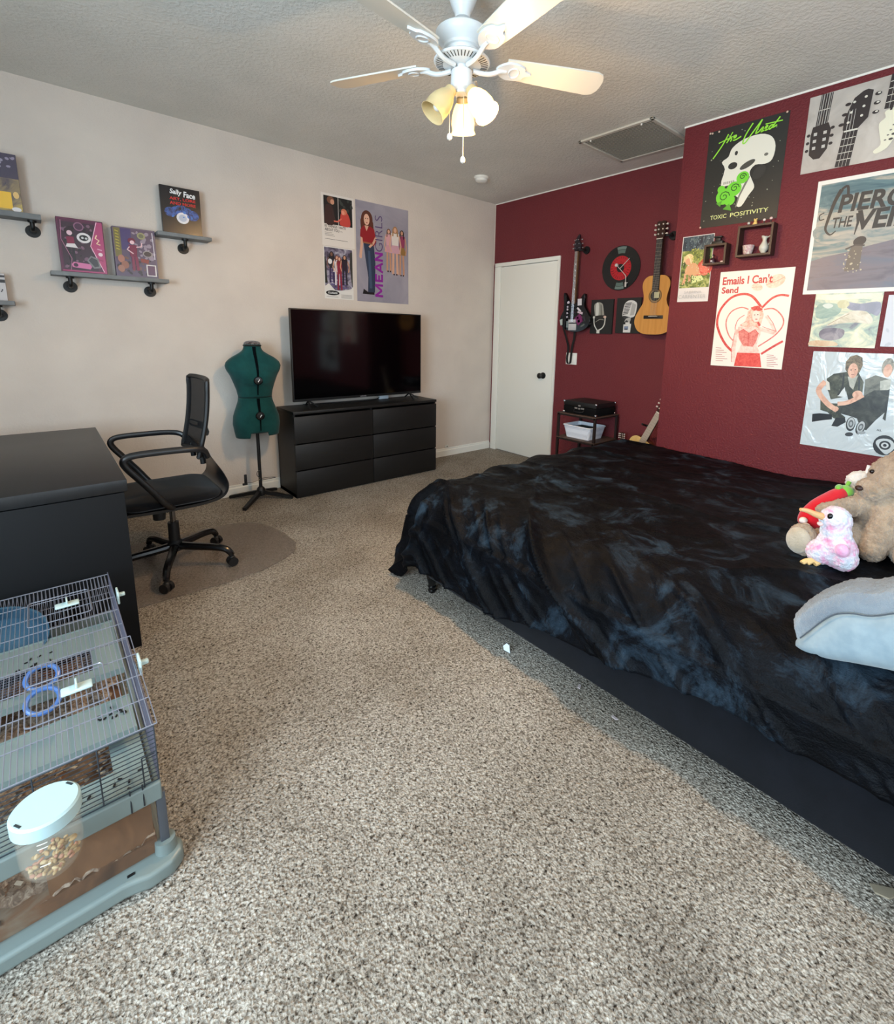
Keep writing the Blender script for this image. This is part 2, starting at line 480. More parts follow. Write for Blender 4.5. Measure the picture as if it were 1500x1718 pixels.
# ---------------------------------------------------------------- ceiling fan
FAN = (-2.5, -2.4)
fw = mat((226, 228, 228), 0.35, name='fan_white_enamel')
t = thing('ceiling_fan', 'white five-blade ceiling fan with three lit glass shades', 'ceiling fan', (FAN[0], FAN[1], 0))
MB().lathe([(0.062, 2.74), (0.062, 2.70), (0.056, 2.655), (0.040, 2.615), (0.033, 2.605), (0.030, 2.585), (0.016, 2.583)], seg=32).build('canopy', fw, t)
MB().cyl((0, 0, 2.59), (0, 0, 2.50), 0.0115).build('downrod', fw, t)
MB().lathe([(0.018, 2.552), (0.060, 2.549), (0.094, 2.541), (0.107, 2.530), (0.108, 2.518), (0.102, 2.506), (0.088, 2.492), (0.076, 2.482), (0.074, 2.472), (0.060, 2.468)], seg=48).build('motor_housing', fw, t)
vent = MB().lathe([(0.066, 2.472), (0.064, 2.458), (0.082, 2.446), (0.108, 2.434), (0.115, 2.428), (0.112, 2.422), (0.070, 2.414), (0.040, 2.411)], seg=48).build('vent_ring', fw, t)
mb = MB()
for i in range(44):
    a = 2*PI*i/44; ca, sa = math.cos(a), math.sin(a)
    mb.tube([(ca*0.078, sa*0.078, 2.4152), (ca*0.106, sa*0.106, 2.4205)], 0.0019, 4)
mb.build('vent_slot', mat((70, 66, 60), 0.8), vent)
MB().lathe([(0.030, 2.412), (0.030, 2.398), (0.043, 2.394), (0.045, 2.345), (0.040, 2.330), (0.026, 2.322), (0.024, 2.312)], seg=32).build('switch_housing', fw, t)
BLADE_ANG = [116.5, 44.5, -27.0, -99.0, 189.0]
fbl = mat((222, 218, 206), 0.45, name='fan_blade_white')
for a in BLADE_ANG:
    R = Matrix.Rotation(math.radians(a), 3, 'Z')
    pit = Matrix.Rotation(math.radians(-13), 3, 'X')
    out = [(0.185, -0.050), (0.30, -0.056), (0.45, -0.062), (0.585, -0.066), (0.612, -0.055), (0.625, -0.030), (0.628, 0), (0.625, 0.030), (0.612, 0.055), (0.585, 0.066), (0.45, 0.062), (0.30, 0.056), (0.185, 0.050)]
    mb = MB(); mb.prism(out, lambda u, v, w: R @ (pit @ Vector((u, v, w)) + Vector((0, 0, 2.43))), 0, 0.006)
    bl = mb.build('blade', fbl, t)
    iron = c2([(0.150, -0.012), (0.185, -0.040), (0.225, -0.043), (0.262, -0.030), (0.270, -0.014), (0.300, 0.0), (0.270, 0.014), (0.262, 0.030), (0.225, 0.043), (0.185, 0.040), (0.150, 0.012)], 4)
    mb = MB(); mb.prism(iron, lambda u, v, w: R @ (pit @ Vector((u, v, w)) + Vector((0, 0, 2.43))), -0.010, -0.0003, True)
    pts = [(0.046, 0, 2.403), (0.09, 0, 2.400), (0.125, 0, 2.404), (0.165, 0, 2.420), (0.19, 0, 2.424)]
    mb.tube([R @ Vector(p) for p in smooth_curve(pts, 4)], 0.0095, 8)
    ring = [(0.222+0.022*math.cos(k*PI/6), 0.026*math.sin(k*PI/6)) for k in range(13)]
    mb.tube([R @ (pit @ Vector((u, v, -0.011)) + Vector((0, 0, 2.43))) for u, v in ring], 0.0035, 6)
    mb.build('blade_iron', fw, bl)
# light kit
warm = (1.0, 0.62, 0.28)
def shade_mat(name, em, col):
    m = new(name, 0.35, 0.3); n, l, b = nodes(m)
    b.inputs['Base Color'].default_value = (0.92, 0.72, 0.38, 1)
    b.inputs['Transmission Weight'].default_value = 0.25
    b.inputs['Subsurface Weight'].default_value = 0.0
    b.inputs['Emission Color'].default_value = col
    b.inputs['Emission Strength'].default_value = em
    return m
for i, (ang, lit) in enumerate([(45, 1), (165, 0), (-75, 1)]):
    a = math.radians(ang); o_ = Vector((math.cos(a), math.sin(a), 0))
    ax = (o_*0.50 + Vector((0, 0, -0.87))).normalized() if ang == 45 else (o_*0.62 + Vector((0, 0, -0.78))).normalized()
    p0 = o_*0.045 + Vector((0, 0, 2.318))
    arm = MB().tube(smooth_curve([o_*0.012+Vector((0, 0, 2.325)), o_*0.03+Vector((0, 0, 2.328)), p0], 4), 0.007, 8).build('light_arm', fw, t)
    q = Vector((0, 0, 1)).rotation_difference(ax).to_matrix()
    MB().lathe([(0.010, -0.006), (0.024, 0.0), (0.026, 0.022), (0.022, 0.024)], p0, 24, q).build('socket_cup', mat((214, 190, 140), 0.35), arm)
    sh = MB().lathe([(0.025, 0.018), (0.036, 0.036), (0.046, 0.064), (0.050, 0.095), (0.047, 0.120), (0.053, 0.134), (0.051, 0.134), (0.045, 0.120), (0.048, 0.095), (0.044, 0.064), (0.034, 0.038), (0.023, 0.020)], p0, 32, q, cap=False)
    shm = shade_mat('lit_amber_glass', 2.1, (1.0, 0.68, 0.24, 1)) if lit else shade_mat('unlit_amber_glass', 0.0, (0, 0, 0, 1))
    so = sh.build('glass_shade', shm, arm); lab(so, 'glowing frosted glass shade' if lit else 'amber glass shade with its bulb dark')
    bm_ = new('bulb_glow' if lit else 'bulb_dark'); n, l, b = nodes(bm_)
    b.inputs['Base Color'].default_value = (0.9, 0.85, 0.75, 1)
    if lit:
        b.inputs['Emission Color'].default_value = (1, 0.80, 0.45, 1); b.inputs['Emission Strength'].default_value = 30
    MB().ell(p0+ax*0.078, (0.024, 0.024, 0.036), q, 16).build('bulb', bm_, arm)
    if lit:
        L = bpy.data.lights.new('bulb_light', 'POINT'); L.energy = 17; L.color = warm; L.shadow_soft_size = 0.03
        lo = bpy.data.objects.new('bulb_light', L); COL.objects.link(lo); lo.parent = t; lo.location = p0+ax*0.150
        L = bpy.data.lights.new('bulb_beam', 'SPOT'); L.energy = 31; L.color = warm; L.shadow_soft_size = 0.03; L.spot_size = math.radians(165); L.spot_blend = 0.35
        lo = bpy.data.objects.new('bulb_beam', L); COL.objects.link(lo); lo.parent = t; lo.location = p0+ax*0.142
        lo.rotation_euler = Vector((0, 0, -1)).rotation_difference(ax).to_euler()
wc = mat((225, 215, 190), 0.4)
for (dx, dy, z0, z1) in [(-0.045, 0.02, 2.335, 2.150), (0.012, 0.0, 2.318, 2.070)]:
    c = MB().cyl((dx, dy, z0), (dx, dy, z1), 0.0016, seg=6).build('pull_chain', wc, t)
    MB().lathe([(0, 0.008), (0.008, 0.004), (0.011, -0.006), (0.009, -0.016), (0, -0.021)], (dx, dy, z1), 14).build('chain_knob', mat((240, 235, 225), 0.3), c)

# ---------------------------------------------------------------- dresser, tv
DX0, DX1, DY, DZ = -2.483, -1.096, -0.394, 0.706
t = thing('dresser', 'long black six-drawer dresser under the television', 'dresser', ((DX0+DX1)/2, (DY-0.03)/2-0.01, 0))
ox, oy = t.location.x, t.location.y
mb = MB()
y0, y1 = DY-oy, -0.03-oy; x0, x1 = DX0-ox, DX1-ox
mb.bb((x0, y0+0.016, 0), (x0+0.018, y1, DZ-0.022)); mb.bb((x1-0.018, y0+0.016, 0), (x1, y1, DZ-0.022)); mb.bb((-0.009, y0+0.03, 0.02), (0.009, y1, DZ-0.022))
mb.bb((x0, y1-0.01, 0.0), (x1, y1, DZ-0.022)); mb.bb((x0, y0+0.02, 0.0), (x1, y1, 0.03))
mb.build('carcass', M_BLKWOOD, t)
MB().bb((x0-0.002, y0, DZ-0.022), (x1+0.002, y1, DZ), 0.0015).build('top', M_BLKWOOD, t)
zs = [0.008, 0.232, 0.450, 0.676]
for i in range(2):
    for k in range(3):
        xa = x0+0.001 if i == 0 else 0.002; xb = -0.002 if i == 0 else x1-0.001
        top = zs[k+1]-0.010
        mb = MB(); mb.bb((xa, y0, zs[k]), (xb, y0+0.016, top), 0.001)
        mb.bb((xa+0.02, y0+0.016, zs[k]+0.02), (xb-0.02, y0+0.3, zs[k+1]-0.04))
        mb.build('drawer', M_BLKWOOD, t)
TVY = -0.205
t = thing('television', 'large black flat-screen television on the dresser', 'television', (-1.782, TVY, DZ))
w, z0, z1 = 0.628, 0.757-DZ, 1.505-DZ
mb = MB(); mb.bb((-w, -0.012, z0), (w, 0.012, z1), 0.003); mb.bb((-w*0.7, 0.012, z0+0.03), (w*0.7, 0.045, z0+0.42), 0.008)
mb.build('casing', M_BLACK, t)
MB().bb((-w+0.009, -0.0135, z0+0.022), (w-0.009, -0.0121, z1-0.009)).build('screen', mat((3, 3, 4), 0.09, spec=0.5, name='tv_glass'), t)
for sx in (-1, 1):
    mb = MB(); cx = sx*0.50
    mb.tube([(cx, 0, z0+0.005), (cx-0.045, -0.135, 0.009)], 0.007, 8); mb.tube([(cx, 0, z0+0.005), (cx+0.02, 0.10, 0.009)], 0.007, 8)
    mb.tube([(cx, 0, z0+0.005), (cx+0.05, -0.08, 0.009)], 0.006, 8)
    mb.build('foot', M_BLACK, t)
MB().bb((-0.03, -0.0145, z0+0.007), (0.03, -0.012, z0+0.014)).build('badge', mat((120, 120, 125), 0.3), t)
mb = MB(); mb.box((0, 0, 0.03), (0.10, 0.025, 0.060), None, 0.006)
o = mb.build('streaming_box', mat((196, 206, 214), 0.4)); o.location = (-1.50, -0.09, DZ+0.001)
tag(o, 'small pale plastic box under the television', 'electronic box')
o = MB().tube(smooth_curve([(-2.27, -0.06, DZ+0.004), (-2.05, -0.10, DZ+0.004), (-1.85, -0.14, DZ+0.004), (-1.62, -0.12, DZ+0.004), (-1.53, -0.09, DZ+0.03)], 6), 0.003, 6).build('power_cable', M_BLACK)
tag(o, 'thin black cable lying on the dresser top under the television', 'cable')

# ---------------------------------------------------------------- desk
KX1, KY0, KY1, KZ = -3.70, -0.46, -1.79, 0.736
t = thing('desk', 'black wooden desk at the left edge beside the office chair', 'desk', (-4.05, -1.12, 0))
M_PANEL = mat((15, 16, 18), 0.6, spec=0.2, name='matt_black_panel')
def rel(lo, hi, o): return (Vector(lo)-Vector(o)), (Vector(hi)-Vector(o))
o0 = (-4.05, -1.12, 0)
def dk(name, lo, hi, m=M_DESKWOOD, bev=0.0015):
    a, b = rel(lo, hi, o0); return MB().bb(a, b, bev).build(name, m, t)
dk('desktop', (-4.42, KY1, KZ-0.048), (KX1, KY0, KZ))
dk('side_panel', (-4.42, KY1+0.002, 0), (KX1-0.012, KY1+0.045, KZ-0.052), M_PANEL)
dk('side_panel', (-4.42, KY0-0.045, 0), (KX1-0.012, KY0-0.002, KZ-0.052))
dk('back_panel', (-4.41, KY1+0.045, 0.30), (-4.39, KY0-0.045, KZ-0.05))
dr = dk('drawer', (-4.38, KY0-0.40, 0.58), (KX1-0.02, KY0-0.05, KZ-0.055))

# ---------------------------------------------------------------- chair mat and office chair
mm = new('clear_chair_mat', 0.28, 0.4); n, l, b = nodes(mm)
b.inputs['Base Color'].default_value = lin((140, 128, 118)); b.inputs['Alpha'].default_value = 0.42
tz = noise_tex(mm, coords(mm), 60, 2); bump(mm, tz.outputs[0], 0.2, 0.002)
out = [(-4.3, -1.447), (-3.67, -1.452), (-3.30, -1.455), (-3.10, -1.435), (-2.95, -1.37), (-2.86, -1.30), (-2.815, -1.20), (-2.82, -1.0), (-2.845, -0.85), (-2.88, -0.74), (-2.93, -0.67), (-3.02, -0.63), (-3.12, -0.615), (-3.3, -0.61), (-4.3, -0.60)]
mb = MB(); mb.prism(out, lambda u, v, w: Vector((u, v, w)), 0.004, 0.0075)
tag(mb.build('chair_mat', mm), 'clear plastic chair mat on the carpet under the office chair', 'chair mat')

t = thing('office_chair', 'black mesh-back office chair with loop arms on castors', 'chair', (-3.45, -1.09, 0.0075))
star = []
for ang in (-109, -37, 35, 107, 179):
    a = math.radians(ang); ca, sa = math.cos(a), math.sin(a)
    pts = smooth_curve([(0.02, 0, 0.125), (0.10, 0, 0.118), (0.20, 0, 0.112), (0.265, 0, 0.10), (0.292, 0, 0.078), (0.300, 0, 0.062)], 4)
    lg = MB().tube([(p.x*ca, p.x*sa, p.z) for p in pts], [0.023-0.008*i/len(pts) for i in range(len(pts))], 10).build('base_leg', mat((14, 14, 15), 0.25), t)
    q = math.radians(ang+random.uniform(30, 120)); wx, wy = -math.sin(q), math.cos(q)
    c = Vector((0.300*ca, 0.300*sa, 0.026))
    mb = MB()
    for sgn in (-1, 1):
        d_ = Vector((wx, wy, 0))*sgn
        mb.cyl(c+d_*0.006, c+d_*0.024, 0.0255, seg=18)
    mb.tube([c+Vector((0, 0, 0.006)), c+Vector((0, 0, 0.04))], 0.011, 8)
    mb.ell(c+Vector((0, 0, 0.012)), (0.018, 0.018, 0.022), None, 12)
    mb.build('castor', M_BLACK, lg)
mb = MB(); mb.lathe([(0.036, 0.10), (0.036, 0.15), (0.028, 0.16), (0.027, 0.265)], seg=24); mb.build('gas_column_cover', M_BLACK, t)
MB().cyl((0, 0, 0.25), (0, 0, 0.405), 0.014).build('gas_lift', mat((120, 118, 120), 0.2, 1.0), t)
mb = MB(); mb.box((0.0, 0, 0.408), (0.22, 0.15, 0.03), None, 0.008); mb.tube([(-0.04, -0.08, 0.405), (-0.05, -0.20, 0.395)], 0.006, 8)
mb.cyl((-0.075, -0.10, 0.33), (-0.07, -0.10, 0.41), 0.028, 0.034)
mb.build('seat_mechanism', M_BLACK, t)
# seat shell and cushion
def rr(x0, x1, y0, y1, r, n=6):
    pts = []
    for (cx, cy, a0) in [(x1-r, y1-r, 0), (x0+r, y1-r, 90), (x0+r, y0+r, 180), (x1-r, y0+r, 270)]:
        for k in range(n+1):
            a = math.radians(a0+90*k/n); pts.append((cx+r*math.cos(a), cy+r*math.sin(a)))
    return pts
def cushion(mbx, x0, x1, y0, y1, z0, z1, r, puff=0.02):
    lv = [(z0, -0.015), (z0+0.01, 0), (z0+(z1-z0)*0.6, 0), (z1-0.008, -0.008), (z1, -0.03), (z1+puff*0.5, -0.09), (z1+puff*0.8, -0.15)]
    rings = [mbx.ring([Vector((x, y, z)) for x, y in rr(x0-g, x1+g, y0-g, y1+g, max(0.02, r+g*0.8))]) for z, g in lv]
    mbx.skin(rings, True, True, True)
mb = MB(); cushion(mb, -0.245, 0.215, -0.24, 0.24, 0.425, 0.468, 0.09, 0.018)
mb.build('seat_cushion', fuzzy('black_seat_fabric', (14, 14, 16), (19, 19, 22), 200, 0.3, sheen=0.15, dist=0.002), t)
mb = MB()
sec = smooth_curve([(-0.22, 0, 0.425), (-0.05, 0, 0.418), (0.12, 0, 0.422), (0.205, 0, 0.445), (0.235, 0, 0.50), (0.215, 0, 0.57), (0.165, 0, 0.66), (0.135, 0, 0.72)], 5)
rings = []
for i, p in enumerate(sec):
    f = i/(len(sec)-1); hw = 0.235 if f < 0.45 else 0.235 - 0.055*(f-0.45)/0.55
    nx = 1.0
    rings.append(mb.ring([p+Vector((0, -hw, 0)), p+Vector((0, hw, 0)), p+Vector((0.012*f, hw, -0.014)), p+Vector((0.012*f, -hw, -0.014))]))
mb.skin(rings, True, True, True)
mb.build('seat_shell', mat((20, 20, 22), 0.3), t)
def backx(z): return 0.115+0.055*(z-0.68)/0.37 + 0.03*math.sin((z-0.68)/0.37*PI)*0.4
mb = MB()
def backpt(u, v):  # u -1..1 across, v 0..1 up
    z = 0.655+0.395*v; hw = 0.185+0.030*v-0.01*v*v
    return Vector((backx(z)+0.035-0.035*(1-u*u)*0.0 - 0.028*u*u, u*hw, z))
fr = []
for k in range(9): fr.append(backpt(-1, k/8))
for k in range(1, 8): fr.append(backpt(-1+2*k/8, 1)+Vector((0, 0, 0.008)))
for k in range(9): fr.append(backpt(1, 1-k/8))
for k in range(1, 8): fr.append(backpt(1-2*k/8, 0))
fr.append(fr[0])
mb.tube(smooth_curve(fr, 2), 0.0125, 8)
mb.tube([(0.15, -0.11, 0.60), (0.145, -0.11, 0.68)], 0.014, 8); mb.tube([(0.15, 0.11, 0.60), (0.145, 0.11, 0.68)], 0.014, 8)
mb.build('backrest_frame', M_BLACK, t)
mesh_m = new('black_mesh_fabric', 0.8, 0.2); n, l, b = nodes(mesh_m)
b.inputs['Base Color'].default_value = lin((24, 24, 26)); b.inputs['Alpha'].default_value = 0.94
mb = MB(); rings = [mb.ring([backpt(-1+2*i/12, j/12) for i in range(13)]) for j in range(13)]
mb.skin(rings, False); mb.build('mesh_back', mesh_m, t, sharp=False)
mb = MB(); mb.tube([backpt(-0.9, 0.33)+Vector((0.012, 0, 0)), backpt(0, 0.33)+Vector((0.02, 0, 0)), backpt(0.9, 0.33)+Vector((0.012, 0, 0))], 0.012, 8, flat=1.8); mb.build('lumbar_bar', M_BLACK, t)
for s_ in (-1, 1):
    y = 0.262*s_
    pts = smooth_curve([(0.150, y*0.80, 0.66), (0.125, y*0.93, 0.705), (0.06, y, 0.722), (-0.08, y, 0.726), (-0.185, y, 0.722), (-0.215, y, 0.700), (-0.205, y, 0.665), (-0.16, y, 0.60), (-0.105, y, 0.52), (-0.06, y*0.96, 0.45), (-0.03, y*0.85, 0.418)], 4)
    MB().tube(pts, 0.0145, 10, flat=1.15).build('armrest', mat((26, 26, 28), 0.35), t)

# ---------------------------------------------------------------- dress form
t = thing('dress_form', 'green adjustable dress form on a black tripod stand', 'dress form', (-2.700, -0.205, 0))
M_GREEN = fuzzy('teal_green_cloth', (22, 66, 66), (27, 76, 75), 300, 0.2, sheen=0.15, dist=0.002)
form_rot = math.radians(-8)
def sect(z):
    T_ = [(0.512, .152, .100), (0.56, .160, .108), (0.62, .168, .112), (0.68, .162, .112), (0.74, .142, .100), (0.79, .124, .088), (0.83, .119, .084), (0.88, .128, .090), (0.94, .147, .108), (0.99, .165, .120), (1.03, .188, .112), (1.065, .196, .095), (1.095, .184, .080), (1.125, .150, .068), (1.150, .105, .058), (1.175, .070, .052), (1.20, .060, .050), (1.225, .058, .050)]
    for a, b in zip(T_[:-1], T_[1:]):
        if a[0] <= z <= b[0]:
            f = (z-a[0])/(b[0]-a[0]); return (a[1]+(b[1]-a[1])*f, a[2]+(b[2]-a[2])*f)
    return T_[-1][1:] if z > 1 else T_[0][1:]
cxo = lambda z: -0.004
def fpt(a, z, k=1.0):
    hw, hd = sect(z); c, s_ = math.cos(a), math.sin(a)
    e = 0.86
    x = hw*k*math.copysign(abs(c)**e, c); y = hd*k*math.copysign(abs(s_)**e, s_)
    if 0.93 < z < 1.04 and s_ < 0: y *= 1+0.12*math.exp(-((abs(x)-0.07)/0.05)**2)
    return Vector((x, y, z))
RF = Matrix.Rotation(form_rot, 3, 'Z')
def body(z0, z1, nz, notch):
    mb = MB(); rings = []
    for j in range(nz+1):
        z = z0+(z1-z0)*j/nz
        ring = []
        for k in range(64):
            a = 2*PI*k/64 - PI/2
            zz = z
            if notch and j <= 2 and (k <= 3 or k >= 61): zz = z0+0.055+0.002*j
            if notch and j <= 2: zz += 0.012*(1 if 3 < k < 32 else 0)
            ring.append(RF @ fpt(a, zz))
        rings.append(mb.ring(ring))
    mb.skin(rings, True, False, False)
    return mb
o = body(0.515, 0.822, 24, True).build('lower_torso', M_GREEN, t, sharp=False)
sm_ = o.modifiers.new('thickness', 'SOLIDIFY'); sm_.thickness = 0.006
o = body(0.826, 1.222, 30, False).build('upper_torso', M_GREEN, t, sharp=False)
sm_ = o.modifiers.new('thickness', 'SOLIDIFY'); sm_.thickness = 0.006
mb = MB(); rings = [mb.ring([RF @ Vector((fpt(2*PI*k/40, 1.222).x*sc_, fpt(2*PI*k/40, 1.222).y*sc_, 1.222+dz)) for k in range(40)]) for dz, sc_ in ((-0.02, 1.0), (0.006, 1.0), (0.016, 0.9), (0.024, 0.65), (0.027, 0.3))]
mb.skin(rings, True, False, True); lab(mb.build('neck_cap', fuzzy('patterned_grey_fabric', (60, 50, 50), (120, 112, 110), 120, 0.3, patch=60), t), 'grey patterned neck cap')
mb = MB(); mb.tube([RF @ (fpt(2*PI*k/40, 1.213)*Vector((1, 1, 1)).x) for k in range(41)], 0.006, 6); mb.build('neck_band', M_BLACK, t)
mb = MB()
for za, zb, wd in [(0.845, 1.205, 0.010), (0.575, 0.82, 0.009)]:
    L_ = []; n_ = 24
    for j in range(n_+1):
        z = za+(zb-za)*j/n_; p = fpt(-PI/2+0.03, z); p.y -= 0.0045
        ww = wd*(0.35+0.9*j/n_)
        L_.append(mb.ring([RF @ (p+Vector((-ww, 0, 0))), RF @ (p+Vector((ww, 0, 0)))]))
    mb.skin(L_, False)
mb.build('front_seam', mat((6, 12, 16), 0.9, spec=0.05), t, sharp=False)
for z in (0.957, 0.690):
    p = fpt(-PI/2+0.03, z); p.y -= 0.006
    R_ = RF @ Matrix.Rotation(PI/2, 3, 'X')
    dl = MB().lathe([(0.031, -0.006), (0.031, 0.006), (0.025, 0.012), (0, 0.013)], RF @ p, 24, R_).build('adjusting_dial', M_BLACKG, t)
    MB().box(RF @ (p+Vector((0.003, -0.0145, 0))), (0.006, 0.002, 0.022), RF @ Matrix.Rotation(0.6, 3, 'Y')).build('dial_mark', mat((230, 230, 230), 0.4), dl)
MB().cyl((0, 0.0, 0.06), (0, 0.0, 0.66), 0.0125).build('pole', M_BLACK, t)
mb = MB(); mb.lathe([(0.03, 0.03), (0.034, 0.05), (0.03, 0.085), (0.018, 0.10)], seg=20); mb.build('hub', M_BLACK, t)
for (x, y) in [(-2.889, -0.405), (-2.89, -0.045), (-2.505, -0.355), (-2.535, -0.06)]:
    e = Vector((x+2.700, y+0.205, 0.012)); s0 = Vector((0, 0, 0.065)); dirn = (e-s0)
    side = dirn.cross(Vector((0, 0, 1))).normalized()*0.016
    mb = MB(); a = mb.ring([s0+side+Vector((0, 0, .012)), s0-side+Vector((0, 0, .012)), s0-side-Vector((0, 0, .02)), s0+side-Vector((0, 0, .02))])
    b_ = mb.ring([e+side*.8+Vector((0, 0, .010)), e-side*.8+Vector((0, 0, .010)), e-side*.8-Vector((0, 0, .011)), e+side*.8-Vector((0, 0, .011))])
    mb.skin([a, b_], True, True, True, False); mb.build('tripod_leg', M_BLACK, t)
mb = MB(); mb.tube(smooth_curve([(0.0, -0.01, 0.17), (-0.025, -0.01, 0.20), (-0.02, -0.01, 0.23), (0, -0.01, 0.235)], 4), 0.003, 6)
mb.tube(smooth_curve([(0.0, -0.01, 0.165), (-0.06, -0.01, 0.150), (-0.105, -0.01, 0.155)], 4), 0.0025, 6)
mb.tube(smooth_curve([(0.01, -0.01, 0.17), (0.09, -0.01, 0.165), (0.12, -0.0, 0.155), (0.09, 0.01, 0.150), (0.01, 0.0, 0.152)], 4), 0.0025, 6)
mb.build('hem_gauge_arm', mat((90, 88, 88), 0.3, 0.8), t)
mb = MB(); mb.box((-0.112, -0.01, 0.185), (0.020, 0.012, 0.075), None, 0.004); mb.box((-0.118, -0.01, 0.145), (0.035, 0.016, 0.016), None, 0.003); mb.build('hem_gauge', M_BLACK, t)

# ---------------------------------------------------------------- pipe shelves on the beige wall
def shelf(x0, x1, ztop, brackets, label, th=0.024, depth=0.135):
    t = thing('wall_shelf', label, 'shelf', ((x0+x1)/2, 0, ztop), group=None)
    cx = (x0+x1)/2
    MB().bb((x0-cx, -depth, -th), (x1-cx, -0.002, 0), 0.0015).build('shelf_board', M_GREYWOOD, t)
    for bx in brackets:
        x = bx-cx; mb = MB()
        mb.cyl((x, 0, -0.082), (x, -0.007, -0.082), 0.036, 0.034, 24); mb.cyl((x, -0.006, -0.082), (x, -0.018, -0.082), 0.017, 0.016, 16)
        mb.tube(smooth_curve([(x, -0.010, -0.082), (x, -0.055, -0.082), (x, -0.072, -0.075), (x, -0.078, -0.058), (x, -0.078, -th)], 4), 0.0115, 12)
        mb.cyl((x, -0.078, -th-0.012), (x, -0.078, -th), 0.020, 0.022, 16)
        mb.build('pipe_bracket', mat((20, 20, 21), 0.45, 0.3), t)
shelf(-4.42, -3.811, 1.966, [-4.30, -3.853], 'grey pipe-bracket shelf at the upper left edge of the photo', 0.030)
shelf(-3.800, -3.190, 1.655, [-3.711, -3.286], 'grey pipe-bracket shelf holding two pink doll boxes')
shelf(-3.232, -2.905, 1.966, [-3.062], 'short grey pipe-bracket shelf holding a black book')
shelf(-4.60, -3.978, 1.464, [-4.50, -4.054], 'grey pipe-bracket shelf at the left edge, lowest of the four')

# doll boxes and books on the shelves (printed fronts)
def boxed(name, label, cat, x0, x1, z, h, d, base, paint, yb=-0.015, lean=0.0):
    w = x1-x0
    t = thing(name, label, cat, (x0, yb, z))
    t.rotation_euler = (lean, 0, 0)
    MB().bb((0, -d, 0), (w, 0, h), 0.002).build('box' if name != 'book' else 'cover', mat(base, 0.4), t)
    A = Art(w-0.002, h-0.002, base, 0.0006, 0.25)
    paint(A); o = A.build('printed_front', (0.001, -d-0.0002, 0.001), 0, t)
    return t
def p_dollA(A):
    A.rect(0.03, 0.03, 0.97, 0.97, (86, 34, 62)).rect(0.06, 0.06, 0.80, 0.93, (58, 34, 48))
    A.scatter(26, (120, 84, 104), 0.02, 0.07, (0.08, 0.10, 0.75, 0.90), 3); A.scatter(16, (36, 22, 32), 0.02, 0.07, (0.08, 0.10, 0.75, 0.90), 4)
    A.ell(0.46, 0.86, 0.11, 0.08, (140, 92, 120)).ell(0.46, 0.86, 0.085, 0.06, (74, 40, 66))
    A.ell(0.24, 0.76, 0.10, 0.07, (44, 20, 30)).ell(0.25, 0.73, 0.06, 0.045, (226, 190, 200))
    A.poly([(0.17, 0.66), (0.33, 0.66), (0.34, 0.53), (0.18, 0.53)], (128, 26, 62)).poly([(0.17, 0.53), (0.34, 0.54), (0.40, 0.46), (0.14, 0.47)], (222, 214, 214))
    A.line([(0.22, 0.46), (0.21, 0.22)], 0.045, (30, 22, 30)).line([(0.30, 0.46), (0.30, 0.22)], 0.045, (30, 22, 30))
    A.ell(0.55, 0.66, 0.155, 0.095, (222, 216, 216)).ell(0.55, 0.66, 0.10, 0.055, (28, 26, 30)).ell(0.52, 0.66, 0.03, 0.02, (200, 200, 200)).ell(0.60, 0.655, 0.03, 0.02, (200, 200, 200))
    A.poly([(0.98, 0.98), (0.86, 0.98), (0.68, 0.52), (0.93, 0.04), (0.98, 0.04)], (176, 66, 112))
    A.line([(0.86, 0.98), (0.68, 0.52), (0.93, 0.04)], 0.018, (240, 190, 210))
    A.line([(0.84, 0.74), (0.80, 0.68), (0.88, 0.64), (0.82, 0.58), (0.90, 0.56)], 0.03, (240, 205, 170)).line([(0.82, 0.48), (0.92, 0.46)], 0.03, (214, 150, 180)).ell(0.88, 0.38, 0.05, 0.035, (230, 205, 210)).line([(0.82, 0.28), (0.93, 0.26)], 0.03, (150, 50, 90))
    A.poly([(0.24, 0.10), (0.62, 0.08), (0.66, 0.13), (0.62, 0.18), (0.27, 0.20), (0.22, 0.15)], (206, 112, 158)).ell(0.31, 0.145, 0.05, 0.035, (60, 20, 50))
    A.poly([(0.56, 0.24), (0.66, 0.34), (0.82, 0.30), (0.86, 0.12), (0.70, 0.10)], (122, 118, 120)).poly([(0.60, 0.25), (0.67, 0.31), (0.79, 0.27), (0.82, 0.15), (0.72, 0.13)], (64, 62, 66))
    A.line([(0.09, 0.95), (0.06, 0.60), (0.24, 0.26), (0.20, 0.05)], 0.012, (190, 120, 150)); A.rect(0.02, 0.02, 0.98, 0.045, (176, 66, 112))
